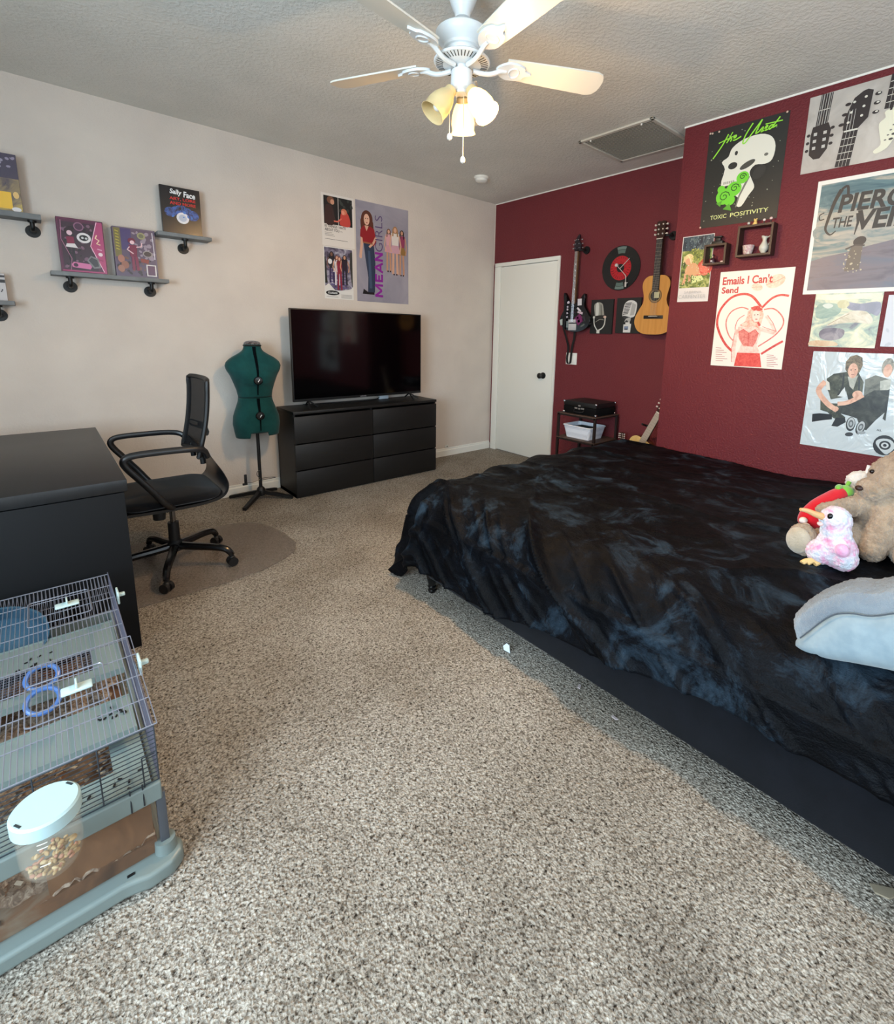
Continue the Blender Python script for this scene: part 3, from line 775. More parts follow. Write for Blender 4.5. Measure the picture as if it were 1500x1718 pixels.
def p_dollB(A):
    A.rect(0.02, 0.02, 0.98, 0.98, (92, 74, 96)); A.rect(0.02, 0.4, 0.17, 0.98, (120, 108, 56)).rect(0.18, 0.55, 0.42, 0.98, (72, 58, 108))
    A.scatter(30, (150, 134, 150), 0.02, 0.08, (0.45, 0.4, 0.93, 0.93), 8); A.scatter(20, (54, 40, 44), 0.02, 0.08, (0.05, 0.05, 0.93, 0.4), 9); A.scatter(18, (120, 84, 72), 0.02, 0.06, (0.05, 0.05, 0.93, 0.4), 10)
    for k in range(7): A.line([(0.05, 0.92-k*0.06), (0.13, 0.90-k*0.06)], 0.022, (196, 178, 66))
    A.ell(0.66, 0.86, 0.10, 0.07, (150, 146, 108)).ell(0.66, 0.86, 0.06, 0.04, (110, 108, 84))
    A.ell(0.42, 0.74, 0.09, 0.06, (112, 22, 54)).ell(0.43, 0.71, 0.055, 0.04, (232, 190, 196))
    A.poly([(0.34, 0.66), (0.54, 0.66), (0.52, 0.42), (0.36, 0.42)], (120, 22, 60)).line([(0.36, 0.62), (0.30, 0.56), (0.44, 0.48)], 0.03, (232, 190, 196)).line([(0.52, 0.62), (0.64, 0.64), (0.66, 0.72)], 0.03, (232, 190, 196))
    A.line([(0.42, 0.42), (0.42, 0.14)], 0.07, (126, 30, 66)).line([(0.50, 0.42), (0.52, 0.14)], 0.07, (126, 30, 66))
    A.ell(0.78, 0.50, 0.12, 0.07, (150, 140, 140)).ell(0.78, 0.50, 0.09, 0.05, (66, 50, 50)).poly([(0.60, 0.40), (0.80, 0.38), (0.78, 0.30), (0.60, 0.32)], (140, 56, 44))
    A.ell(0.14, 0.36, 0.08, 0.08, (170, 110, 90)).ell(0.22, 0.24, 0.09, 0.08, (150, 96, 76)).ell(0.12, 0.16, 0.08, 0.07, (160, 110, 90))
    A.rect(0.72, 0.04, 0.96, 0.28, (214, 206, 204)).rect(0.75, 0.06, 0.93, 0.26, (92, 56, 84)).line([(0.93, 0.95), (0.95, 0.4)], 0.02, (220, 214, 224))
def p_book(A):
    A.text('Sally', 0.24, 0.82, 0.54, 0.955, (236, 236, 236), 0.03, 0.15, rise=-0.01).text('Face', 0.58, 0.81, 0.88, 0.935, (236, 236, 236), 0.03, 0.1, rise=-0.01)
    A.text('ART, LORE', 0.22, 0.715, 0.88, 0.785, (196, 34, 40), 0.03).text('AND MORE', 0.22, 0.625, 0.88, 0.69, (196, 34, 40), 0.03)
    bl = smudge('blue_print', [(0.35, (10, 10, 14)), (0.6, (52, 96, 178))], 40)
    for (u, v, a_, b_) in [(0.22, 0.46, 0.15, 0.10), (0.78, 0.44, 0.16, 0.11), (0.50, 0.54, 0.17, 0.09), (0.36, 0.50, 0.12, 0.09), (0.66, 0.50, 0.12, 0.09)]: A.ell(u, v, a_, b_, bl)
    A.ell(0.52, 0.36, 0.16, 0.12, (222, 222, 228)).ell(0.52, 0.36, 0.10, 0.075, (176, 186, 206))
    A.scatter(6, (70, 120, 200), 0.02, 0.05, (0.2, 0.38, 0.8, 0.52), 5)
boxed('doll_box', 'pink boxed doll toy with a white oval, left one on the middle shelf', 'boxed toy', -3.745, -3.517, 1.656, 0.325, 0.055, (96, 40, 70), p_dollA)
boxed('doll_box', 'purple and gold boxed doll toy, right one on the middle shelf', 'boxed toy', -3.472, -3.240, 1.656, 0.312, 0.060, (104, 88, 108), p_dollB)
b_ = boxed('book', 'black hardback book with blue and white cover art, upright on the short shelf', 'book', -3.188, -2.948, 1.967, 0.310, 0.022, (20, 18, 24), p_book, yb=-0.050)
def p_goldbox(A):
    gm = smudge('foil_print', [(0.3, (70, 62, 80)), (0.5, (150, 130, 96)), (0.7, (196, 170, 90))], 12)
    A.rect(0, 0, 1, 1, gm); A.rect(0, 0.58, 1, 1, (74, 66, 84)); A.scatter(14, (150, 140, 160), 0.02, 0.06, (0.1, 0.6, 0.95, 0.95), 2)
    A.rect(0.6, 0.05, 0.84, 0.34, (240, 190, 60)).ell(0.92, 0.3, 0.05, 0.06, (230, 190, 120)).ell(0.9, 0.05, 0.08, 0.04, (230, 225, 225))  # yellow block puts a glowing reflection into the printed colour
boxed('foil_box', 'tall shiny gold and purple box on the upper left shelf', 'boxed toy', -4.14, -3.885, 1.967, 0.315, 0.07, (84, 76, 88), p_goldbox)
def p_small(A):
    A.rect(0, 0, 1, 1, (196, 190, 190)).rect(0, 0.66, 1, 0.78, (40, 36, 40)).rect(0, 0.86, 1, 0.94, (60, 54, 60)).scatter(14, (60, 52, 58), 0.02, 0.05, (0, 0.05, 1, 0.6), 6)
boxed('small_box', 'small white and black box on the lowest left shelf', 'boxed toy', -4.18, -4.006, 1.465, 0.155, 0.06, (190, 184, 184), p_small)

# ---------------------------------------------------------------- posters on the beige wall
SK = (214, 166, 140); SK2 = (196, 146, 116)
def figure(A, x, y0, h, top, legs, skin=SK, hair=(70, 44, 30), skirt=None, k=1.0):
    """small printed standing figure: x centre, y0 foot level, h height (fractions)"""
    w = h*A.h/A.w*0.22*k
    A.line([(x-w*.25, y0+h*.5), (x-w*.3, y0+h*.02)], w*.28, legs).line([(x+w*.2, y0+h*.5), (x+w*.3, y0+h*.02)], w*.28, legs)
    A.poly([(x-w*.5, y0+h*.84), (x+w*.5, y0+h*.84), (x+w*.38, y0+h*.48), (x-w*.38, y0+h*.48)], top)
    if skirt: A.poly([(x-w*.4, y0+h*.6), (x+w*.4, y0+h*.6), (x+w*.75, y0+h*.44), (x-w*.75, y0+h*.44)], skirt)
    A.line([(x-w*.52, y0+h*.80), (x-w*.72, y0+h*.60), (x-w*.5, y0+h*.46)], w*.16, skin).line([(x+w*.52, y0+h*.80), (x+w*.74, y0+h*.60), (x+w*.6, y0+h*.44)], w*.16, skin)
    A.ell(x, y0+h*.905, w*.30, w*.38*A.w/A.h, hair).ell(x, y0+h*.90, w*.19, w*.27*A.w/A.h, skin)
    A.line([(x-w*.26, y0+h*.92), (x-w*.30, y0+h*.78)], w*.16, hair).line([(x+w*.26, y0+h*.92), (x+w*.30, y0+h*.78)], w*.16, hair)
YW = -0.0005
# white sheet with a film still
A = Art(0.300, 0.420, (224, 216, 208))
A.rect(0.07, 0.42, 0.94, 0.955, (26, 26, 26)).rect(0.50, 0.42, 0.515, 0.955, (214, 208, 200))
A.scatter(10, (58, 62, 58), 0.02, 0.07, (0.55, 0.72, 0.92, 0.93), 3)
A.poly([(0.10, 0.43), (0.38, 0.43), (0.37, 0.66), (0.30, 0.78), (0.16, 0.79), (0.11, 0.72)], (60, 36, 34), 3)
A.ell(0.28, 0.88, 0.11, 0.07, (120, 78, 58)).ell(0.33, 0.85, 0.06, 0.05, (208, 150, 120)).line([(0.32, 0.70), (0.38, 0.55), (0.44, 0.48)], 0.04, (60, 40, 38))
A.poly([(0.56, 0.43), (0.86, 0.43), (0.84, 0.62), (0.72, 0.72), (0.60, 0.68), (0.56, 0.55)], (196, 70, 60), 3).ell(0.68, 0.70, 0.09, 0.06, (206, 120, 90)).ell(0.65, 0.68, 0.05, 0.04, (226, 150, 126)).line([(0.60, 0.56), (0.48, 0.49), (0.36, 0.49)], 0.04, (216, 110, 90))
A.text('10 THINGS I HATE', 0.08, 0.355, 0.72, 0.405, (22, 20, 20), 0.012).text('ABOUT YOU', 0.08, 0.285, 0.52, 0.338, (22, 20, 20), 0.012).text('(1999)', 0.54, 0.29, 0.62, 0.312, (60, 56, 54))
for k, ww in enumerate((0.22, 0.26, 0.30)): A.rect(0.08, 0.25-0.028*k, 0.08+ww, 0.257-0.028*k, (110, 104, 100))
A.rect(0.08, 0.125, 0.78, 0.133, (110, 104, 100))
tag(A.build('poster', (-2.019, YW, 2.052)), 'small white film poster reading 10 THINGS I HATE ABOUT YOU', 'poster')
# white sheet with a staircase group
A = Art(0.272, 0.434, (226, 222, 216))
pm = smudge('mottled_print', [(0.35, (60, 52, 70)), (0.5, (120, 112, 132)), (0.66, (186, 182, 192))], 18)
A.rect(0.02, 0.17, 0.98, 0.985, pm)
for k in range(7): A.rect(0.20, 0.22+0.055*k, 0.78, 0.238+0.055*k, (84, 70, 128))
A.poly([(0.02, 0.3), (0.10, 0.3), (0.06, 0.8), (0.02, 0.8)], (30, 34, 30)).poly([(0.98, 0.2), (0.93, 0.35), (0.88, 0.7), (0.9, 0.93), (0.98, 0.95)], (60, 58, 54))
A.poly([(0.02, 0.17), (0.35, 0.17), (0.14, 0.30), (0.02, 0.24)], (222, 218, 212)).poly([(0.55, 0.17), (0.98, 0.17), (0.98, 0.26), (0.9, 0.21)], (222, 218, 212))
figure(A, 0.26, 0.30, 0.62, (34, 28, 40), (52, 36, 78), (120, 84, 70), (20, 16, 18), k=1.0)
figure(A, 0.44, 0.26, 0.60, (214, 210, 214), (214, 210, 214), SK, (110, 60, 40), (206, 204, 208), k=0.95)
figure(A, 0.52, 0.17, 0.68, (140, 34, 54), (140, 34, 54), SK, (120, 54, 40), k=0.8)
figure(A, 0.70, 0.27, 0.61, (40, 30, 44), (36, 30, 44), SK2, (24, 18, 20), k=1.0)
A.ell(0.20, 0.72, 0.07, 0.05, (226, 222, 222)).ell(0.26, 0.115, 0.23, 0.048, (14, 14, 14)).text('CLUELESS', 0.10, 0.098, 0.42, 0.132, (230, 230, 226), 0.03)
for k in range(4): A.rect(0.55, 0.085-0.02*k, 0.93, 0.092-0.02*k, (150, 146, 142))
A.rect(0.05, 0.035, 0.45, 0.042, (150, 146, 142))
tag(A.build('poster', (-2.012, YW, 1.611)), 'small purple and white group poster, lower left of the three over the television', 'poster')
# big grey poster with vertical lettering
gp = smudge('grey_lilac_print', [(0.3, (138, 134, 146)), (0.7, (164, 158, 168))], 3)
A = Art(0.552, 0.866, (150, 146, 156), basemat=gp)
hair = (92, 48, 34); red = (146, 28, 36)
A.line([(0.115, 0.70), (0.10, 0.58), (0.075, 0.46)], 0.045, SK).ell(0.075, 0.455, 0.025, 0.022, SK)
A.poly([(0.13, 0.60), (0.32, 0.60), (0.345, 0.40), (0.33, 0.10), (0.20, 0.10), (0.21, 0.25), (0.16, 0.45)], (44, 56, 78)).poly([(0.21, 0.52), (0.25, 0.52), (0.28, 0.14), (0.23, 0.14)], (66, 82, 106))
A.poly([(0.12, 0.13), (0.20, 0.10), (0.32, 0.10), (0.32, 0.075), (0.10, 0.078)], (20, 16, 18))
A.ell(0.20, 0.83, 0.105, 0.085, hair).poly([(0.10, 0.84), (0.29, 0.84), (0.32, 0.70), (0.29, 0.62), (0.12, 0.64), (0.09, 0.73)], hair, 3)
A.poly([(0.08, 0.72), (0.14, 0.765), (0.19, 0.73), (0.25, 0.765), (0.33, 0.74), (0.37, 0.62), (0.31, 0.56), (0.30, 0.60), (0.12, 0.60), (0.115, 0.64), (0.07, 0.65)], red)
A.poly([(0.155, 0.765), (0.23, 0.765), (0.19, 0.71)], SK).ell(0.195, 0.825, 0.052, 0.055, (224, 178, 152)).ell(0.178, 0.835, 0.009, 0.005, (60, 40, 30)).ell(0.215, 0.835, 0.009, 0.005, (60, 40, 30)).ell(0.197, 0.795, 0.014, 0.005, (170, 70, 70))
A.line([(0.36, 0.66), (0.31, 0.60), (0.235, 0.555)], 0.035, SK).poly([(0.12, 0.605), (0.30, 0.60), (0.30, 0.585), (0.12, 0.59)], (150, 90, 60))

pu = (140, 34, 146)   # block capitals, drawn as strokes so that they stay crisp
def stroke(a, b, wd=0.036): A.line([(0.485-0.150*a[1], 0.055+a[0]), (0.485-0.150*b[1], 0.055+b[0])], wd, pu)
for x0_, segs in ((0.0, [((0.012, 0), (0.012, 1)), ((0.012, 1), (0.068, 0.15)), ((0.068, 0.15), (0.124, 1)), ((0.124, 1), (0.124, 0))]),
                  (0.158, [((0.012, 0), (0.012, 1)), ((0.0, 0.88), (0.080, 0.88)), ((0.0, 0.50), (0.070, 0.50)), ((0.0, 0.12), (0.080, 0.12))]),
                  (0.252, [((0.008, 0), (0.054, 1)), ((0.054, 1), (0.100, 0)), ((0.025, 0.30), (0.083, 0.30))]),
                  (0.370, [((0.012, 0), (0.012, 1)), ((0.012, 1), (0.080, 0)), ((0.080, 0), (0.080, 1))])):
    for a_, b_ in segs: stroke((a_[0]+x0_, a_[1]), (b_[0]+x0_, b_[1]))
A.text('GIRLS', 0.345, 0.525, 0.485, 0.885, (84, 62, 108), -0.012, vertical=True)
figure(A, 0.605, 0.33, 0.46, (214, 160, 166), SK2, SK, (104, 66, 44), (206, 150, 160), 0.72)
figure(A, 0.865, 0.30, 0.50, (150, 62, 92), SK2, SK2, (50, 34, 30), (150, 112, 62), 0.72)
figure(A, 0.73, 0.30, 0.52, (224, 214, 206), SK, SK, (164, 120, 74), (204, 158, 170), 0.85)
for (x, y) in ((0.585, 0.335), (0.630, 0.335), (0.705, 0.308), (0.758, 0.308), (0.845, 0.305), (0.890, 0.305)): A.ell(x, y, 0.014, 0.009, (60, 34, 34))
tag(A.build('poster', (-1.704, YW, 1.607)), 'large grey poster with vertical MEAN GIRLS lettering', 'poster')

# ---------------------------------------------------------------- posters on the projecting red wall
def hang(A, y, z, label, name='poster', cat='poster', x=BX-0.0005):
    return tag(A.build(name, (x, y, z), RZ), label, cat)
# black poster, green script, skull and flower
A = Art(0.463, 0.590, (30, 32, 30), rough=0.5)
A.scatter(46, (150, 156, 140), 0.004, 0.011, seed=12)
bone = (226, 222, 206); G = (112, 206, 48)
A.poly([(0.27, 0.58), (0.22, 0.66), (0.30, 0.70), (0.34, 0.78), (0.48, 0.84), (0.68, 0.85), (0.82, 0.80), (0.88, 0.70), (0.86, 0.58), (0.78, 0.55), (0.66, 0.56), (0.60, 0.50), (0.64, 0.42), (0.68, 0.34), (0.62, 0.27), (0.54, 0.17), (0.47, 0.19), (0.50, 0.25), (0.44, 0.30), (0.40, 0.40), (0.24, 0.42)], bone, 3)
A.ell(0.37, 0.60, 0.06, 0.035, (40, 40, 38)).ell(0.56, 0.58, 0.10, 0.03, (70, 70, 64), 0.4).ell(0.72, 0.48, 0.09, 0.055, (44, 44, 42), 0.8).ell(0.40, 0.72, 0.02, 0.022, (50, 50, 48)).ell(0.78, 0.64, 0.025, 0.015, (110, 108, 98))
for k in range(6): A.rect(0.27+0.025*k, 0.425, 0.287+0.025*k, 0.45, (160, 156, 142))
A.line([(0.60, 0.46), (0.50, 0.28), (0.47, 0.17)], [0.03, 0.015], (120, 118, 106))
for (u, v, r) in [(0.30, 0.30, 0.11), (0.42, 0.36, 0.10), (0.52, 0.46, 0.08), (0.38, 0.25, 0.07), (0.25, 0.38, 0.05)]: A.ell(u, v, r, r*0.75, G)
for (u, v, r) in [(0.30, 0.30, 0.075), (0.43, 0.37, 0.06), (0.52, 0.47, 0.045)]:
    A.line([(u+r*math.cos(q*0.7)*(1-q/16), v+r*0.75*math.sin(q*0.7)*(1-q/16)) for q in range(14)], 0.012, (36, 84, 20))
A.poly([(0.30, 0.17), (0.42, 0.14), (0.38, 0.22)], (86, 160, 40)).poly([(0.20, 0.24), (0.26, 0.20), (0.28, 0.26)], (86, 160, 40))
g = (150, 222, 60)
SW = 0.017
for st in [[(0.09, 0.715), (0.20, 0.83), (0.27, 0.93)], [(0.15, 0.862), (0.36, 0.90)],                       # t and its bar
           [(0.255, 0.845), (0.325, 0.94)], [(0.255, 0.845), (0.30, 0.885), (0.315, 0.87), (0.305, 0.85)],        # h
           [(0.335, 0.865), (0.375, 0.885), (0.37, 0.90), (0.345, 0.88), (0.345, 0.855), (0.385, 0.858), (0.44, 0.875)],  # e
           [(0.575, 0.975), (0.50, 0.88), (0.47, 0.81), (0.50, 0.80), (0.57, 0.87), (0.685, 0.985)], [(0.685, 0.985), (0.63, 0.89), (0.625, 0.865), (0.66, 0.875)],  # U
           [(0.66, 0.875), (0.705, 0.91), (0.70, 0.885), (0.685, 0.868), (0.72, 0.875)],                           # s
           [(0.72, 0.875), (0.755, 0.90), (0.75, 0.915), (0.73, 0.895), (0.73, 0.872), (0.765, 0.876)],           # e
           [(0.83, 0.905), (0.795, 0.905), (0.775, 0.885), (0.79, 0.872), (0.83, 0.90)], [(0.895, 0.965), (0.83, 0.90), (0.82, 0.88), (0.87, 0.895)],  # d
           [(0.73, 0.93), (0.93, 0.925)]]:
    A.line(st, SW if len(st) > 2 else 0.013, g, 4 if len(st) > 2 else 0)
A.text('TOXIC', 0.14, 0.075, 0.36, 0.118, (214, 220, 150), 0.01).text('POSITIVITY', 0.41, 0.075, 0.89, 0.118, (214, 220, 150), 0.01)
for (u, v) in [(0.01, 0.01), (0.02, 0.985), (0.97, 0.99), (0.05, 0.98), (0.14, 0.98)]: A.ell(u, v, 0.012, 0.01, (210, 180, 160))
hang(A, -2.536, 2.070, 'black poster with green script over a white skull')
# landscape print of guitar heads
gm = smudge('grey_plaster_print', [(0.3, (168, 160, 152)), (0.7, (196, 190, 182))], 5)
A = Art(0.66, 0.402, (180, 172, 164), basemat=gm)
dk_, wt = (44, 36, 36), (214, 210, 198)
def neck(u0, v0, u1, v1, wd, fr):
    A.line([(u0, v0), (u1, v1)], wd, dk_)
    for k in range(1, fr):
        f = k/fr; u = u0+(u1-u0)*f; v = v0+(v1-v0)*f; A.rect(u-wd*0.48, v-0.004, u+wd*0.48, v+0.004, wt)
    for k in (-1, 0, 1): A.line([(u0+k*wd*.25, v0), (u1+k*wd*.25, v1)], 0.003, (176, 172, 166))
neck(0.11, 0.60, 0.125, 0.998, 0.085, 2)
for k in range(5): A.line([(0.078+k*0.017, 0.60), (0.090+k*0.017, 0.998)], 0.003, (190, 186, 178))
A.poly([(0.05, 0.60), (0.16, 0.62), (0.185, 0.52), (0.175, 0.28), (0.13, 0.17), (0.085, 0.17), (0.045, 0.24), (0.04, 0.50)], dk_)
for r_ in range(3):
    for c_ in (0.075, 0.145): A.rect(c_-0.012, 0.30+r_*0.09, c_+0.012, 0.34+r_*0.09, (190, 186, 180))
    A.ell(0.195, 0.34+r_*0.10, 0.015, 0.02, dk_).ell(0.025, 0.30+r_*0.10, 0.013, 0.02, dk_)
neck(0.30, 0.002, 0.325, 0.44, 0.10, 5)
A.poly([(0.27, 0.47), (0.285, 0.43), (0.365, 0.44), (0.43, 0.56), (0.44, 0.88), (0.405, 0.91), (0.375, 0.90), (0.32, 0.84), (0.29, 0.70), (0.27, 0.60)], dk_)
A.rect(0.28, 0.435, 0.37, 0.455, wt)
for r_ in range(3):
    A.ell(0.30+r_*0.012, 0.55+r_*0.12, 0.010, 0.015, wt).ell(0.385+r_*0.006, 0.60+r_*0.11, 0.010, 0.015, wt)
    A.ell(0.255+r_*0.014, 0.54+r_*0.12, 0.020, 0.020, dk_).ell(0.475, 0.60+r_*0.11, 0.022, 0.022, dk_).ell(0.48, 0.605+r_*0.11, 0.010, 0.010, wt)
for k in range(3): A.line([(0.295+k*0.02, 0.44), (0.30+k*0.02, 0.70)], 0.003, (200, 196, 190))
neck(0.585, 0.60, 0.60, 0.998, 0.115, 5)
for v in (0.72, 0.88): A.ell(0.595, v, 0.010, 0.014, wt)
A.poly([(0.54, 0.58), (0.64, 0.60), (0.66, 0.52), (0.645, 0.36), (0.60, 0.16), (0.56, 0.10), (0.515, 0.08), (0.50, 0.12), (0.54, 0.18), (0.525, 0.30), (0.51, 0.44), (0.545, 0.50)], (224, 222, 200), 3)
for k in range(6): A.ell(0.665-k*0.013, 0.50-k*0.055, 0.014, 0.014, (70, 66, 64)).ell(0.63-k*0.013, 0.50-k*0.055, 0.008, 0.009, (120, 116, 110))
A.rect(0.565, 0.575, 0.58, 0.62, dk_)
A.poly([(0.80, 0.002), (0.90, 0.002), (0.90, 0.5), (0.86, 0.9), (0.78, 0.85), (0.78, 0.5)], dk_).ell(0.735, 0.66, 0.02, 0.03, dk_)
hang(A, -3.094, 2.292, 'landscape grey print of guitar headstocks at the ceiling')
# teal cloud band poster with ornate lettering
A = Art(0.42, 0.620, (228, 224, 216))
sky1 = smudge('painted_sky_print', [(0.30, (62, 92, 104)), (0.45, (96, 124, 128)), (0.58, (172, 164, 150)), (0.75, (120, 140, 138))], 3.2, (1, 1, 3), 1.2)
sea = smudge('painted_sea_print', [(0.3, (98, 90, 98)), (0.5, (122, 112, 118)), (0.7, (108, 110, 122))], 4, (1, 1, 4), 0.8)
A.rect(0.045, 0.035, 0.999, 0.965, sky1); A.poly([(0.045, 0.035), (0.999, 0.035), (0.999, 0.44), (0.70, 0.40), (0.40, 0.35), (0.20, 0.33), (0.045, 0.30)], sea)
A.poly([(0.045, 0.60), (0.35, 0.66), (0.999, 0.62), (0.999, 0.48), (0.5, 0.46), (0.2, 0.44), (0.045, 0.5)], smudge('pale_cloud_print', [(0.35, (108, 130, 132)), (0.55, (176, 168, 156)), (0.7, (186, 180, 166))], 6, (1, 1, 2.5)), 3)
ik = (50, 44, 40)
A.text('PIERCE', 0.27, 0.70, 1.10, 0.855, ik, 0.03, 0.12).text('THE', 0.23, 0.575, 0.45, 0.665, ik, 0.02, 0.12).text('VEIL', 0.49, 0.535, 1.02, 0.70, ik, 0.035, 0.12)
A.line([(0.28, 0.90), (0.22, 0.80), (0.17, 0.64), (0.16, 0.57), (0.22, 0.52), (0.28, 0.55)], [0.05, 0.012], ik, 4).line([(0.12, 0.72), (0.07, 0.70), (0.08, 0.66), (0.13, 0.665)], 0.014, ik, 4)
A.line([(0.28, 0.90), (0.34, 0.92), (0.36, 0.84)], 0.03, ik, 4).line([(0.50, 0.68), (0.51, 0.60), (0.49, 0.50)], [0.05, 0.01], ik)
A.ell(0.56, 0.44, 0.07, 0.040, (66, 56, 50), 0.4).poly([(0.48, 0.40), (0.60, 0.41), (0.60, 0.20), (0.44, 0.19), (0.46, 0.34)], (112, 100, 88)).scatter(26, (188, 176, 148), 0.006, 0.014, (0.42, 0.17, 0.62, 0.38), 9).line([(0.42, 0.38), (0.52, 0.41), (0.62, 0.40)], 0.02, (84, 74, 66))
hang(A, -3.192, 1.615, 'large band poster of a stormy teal sky with PIERCE THE VEIL lettering')
# portrait photo print with white strip
A = Art(0.213, 0.435, (214, 208, 204))
leaf = smudge('garden_print', [(0.32, (44, 56, 40)), (0.5, (120, 134, 62)), (0.68, (190, 188, 120))], 26)
A.rect(0.02, 0.215, 0.985, 0.99, leaf).rect(0.02, 0.78, 0.985, 0.99, smudge('dusk_leaves_print', [(0.35, (24, 34, 50)), (0.55, (60, 80, 92)), (0.7, (120, 134, 130))], 34, (1, 1, 0.5)))
A.ell(0.80, 0.52, 0.24, 0.13, (206, 76, 62)).ell(0.80, 0.52, 0.17, 0.09, (226, 116, 96)).poly([(0.40, 0.42), (0.66, 0.44), (0.80, 0.33), (0.44, 0.28)], (206, 214, 150))
A.ell(0.26, 0.66, 0.16, 0.075, (228, 206, 150)).ell(0.24, 0.62, 0.09, 0.05, (216, 160, 126)).poly([(0.30, 0.60), (0.56, 0.56), (0.64, 0.42), (0.40, 0.40), (0.16, 0.46)], (212, 160, 116), 3)
A.line([(0.20, 0.44), (0.18, 0.34), (0.14, 0.26)], 0.09, (214, 160, 124)).line([(0.34, 0.42), (0.34, 0.30)], 0.08, (206, 150, 112)).line([(0.5, 0.40), (0.98, 0.42)], 0.05, (214, 130, 104)).line([(0.30, 0.56), (0.20, 0.48)], 0.06, (212, 160, 120))
A.scatter(60, (86, 110, 50), 0.012, 0.03, (0.05, 0.24, 0.97, 0.42), 31).scatter(50, (176, 182, 84), 0.012, 0.03, (0.35, 0.60, 0.97, 0.80), 32).scatter(40, (206, 214, 190), 0.008, 0.018, (0.05, 0.24, 0.97, 0.60), 33).scatter(40, (110, 130, 140), 0.01, 0.025, (0.05, 0.80, 0.97, 0.97), 34).line([(0.22, 0.72), (0.30, 0.68), (0.38, 0.58)], 0.03, (240, 222, 170), 3).line([(0.14, 0.70), (0.12, 0.60)], 0.03, (232, 210, 156)).scatter(20, (232, 140, 120), 0.012, 0.025, (0.62, 0.42, 0.97, 0.62), 35)
A.text('SABRINA', 0.24, 0.125, 0.80, 0.165, (176, 176, 176), -0.01).text('CARPENTER', 0.06, 0.05, 0.94, 0.105, (170, 172, 172), -0.01)
hang(A, -2.427, 1.594, 'narrow colourful garden photo poster left of the small wooden box')
# white poster with red heart rings
A = Art(0.430, 0.608, (230, 226, 214))
T_ = trace((355, 70), (850, 28), (755, 705), (285, 683))
rd = smudge('red_crayon_print', [(0.35, (186, 44, 46)), (0.6, (216, 84, 76))], 60); rl = smudge('pink_crayon_print', [(0.35, (206, 96, 88)), (0.6, (224, 140, 128))], 60)
kiss = smudge('kiss_mark_print', [(0.35, (236, 178, 156)), (0.65, (238, 214, 196))], 50)
def el(cx, cy, rx, ry, c, rot=0):
    A.poly(T_(*[(cx+rx*math.cos(a)*math.cos(rot)-ry*math.sin(a)*math.sin(rot), cy+rx*math.cos(a)*math.sin(rot)+ry*math.sin(a)*math.cos(rot)) for a in [-2*PI*k/18 for k in range(18)]]), c)
el(595, 165, 37, 24, kiss, 0.1); el(718, 124, 70, 40, kiss, -0.45)
A.line(T_((560, 168), (630, 162)), 0.008, (226, 160, 140)).line(T_((655, 150), (715, 128), (780, 95)), 0.010, (226, 160, 140))
A.text("Emails I Can't", 0.045, 0.862, 0.735, 0.948, (190, 52, 54), 0.03).text('Send', 0.045, 0.772, 0.285, 0.840, (190, 52, 54), 0.03)
A.line(T_((625, 300), (565, 228), (500, 212), (420, 240), (352, 318), (330, 400), (345, 470), (385, 545), (432, 592)), 0.034, rd, 5).line(T_((625, 302), (690, 240), (750, 215), (806, 220)), 0.030, rd, 5).line(T_((765, 518), (700, 555), (620, 605)), 0.030, rd, 4)
A.line(T_((538, 312), (490, 300), (430, 325), (395, 375), (390, 430), (410, 490), (442, 525)), 0.018, rl, 5).line(T_((640, 312), (700, 305), (745, 335), (770, 382), (755, 432), (700, 490), (600, 556)), 0.018, rl, 5).line(T_((512, 350), (470, 380), (450, 432), (455, 470)), 0.012, rl, 4)
skp = smudge('pink_skin_print', [(0.35, (232, 176, 160)), (0.6, (242, 212, 200))], 30); hrp = smudge('pale_hair_print', [(0.35, (222, 148, 128)), (0.6, (240, 206, 186))], 45)
A.poly(T_((470, 428), (540, 415), (625, 430), (615, 480), (590, 545), (612, 600), (618, 690), (445, 685), (462, 600), (490, 545), (462, 480)), skp)
A.line(T_((618, 442), (715, 466)), 0.055, skp).line(T_((715, 466), (692, 405), (655, 352)), 0.045, skp, 3).line(T_((462, 445), (440, 560), (438, 660)), 0.055, skp, 3)
A.line(T_((630, 425), (722, 455)), 0.006, rd).line(T_((722, 455), (700, 400), (665, 350)), 0.006, rd).line(T_((447, 470), (425, 570), (425, 660)), 0.006, rd)
A.poly(T_((472, 462), (505, 442), (540, 468), (582, 442), (604, 470), (590, 520), (566, 558), (502, 552), (478, 512)), rl).line(T_((540, 468), (535, 555)), 0.008, rd).line(T_((472, 462), (505, 444), (540, 470), (582, 444), (604, 472)), 0.010, rd)
A.poly(T_((462, 598), (612, 600), (622, 692), (440, 686)), smudge('red_skirt_print', [(0.35, (208, 60, 54)), (0.6, (224, 92, 82))], 40))
A.poly(T_((535, 325), (575, 288), (625, 296), (640, 345), (622, 402), (604, 436), (568, 420), (520, 432), (478, 418), (515, 392), (530, 355)), hrp).poly(T_((552, 300), (600, 286), (634, 312), (612, 322), (570, 320)), rd).line(T_((600, 395), (612, 420)), 0.03, rd)
el(588, 356, 25, 38, (244, 214, 200)); el(579, 348, 5, 3, (120, 60, 54)); el(600, 346, 5, 3, (120, 60, 54)); el(590, 376, 9, 3, (190, 50, 52)); A.line(T_((558, 372), (575, 398), (600, 392)), 0.006, rl, 2)
for k in range(7):
    A.line(T_((320, 568+k*14), (358+(k*17) % 46, 570+k*14)), 0.007, (186, 96, 100)); A.line(T_((658, 610+k*12), (704+(k*13) % 38, 613+k*12)), 0.007, (186, 96, 100))
hang(A, -2.706, 1.169, "white poster with red heart rings reading Emails I Can't Send")
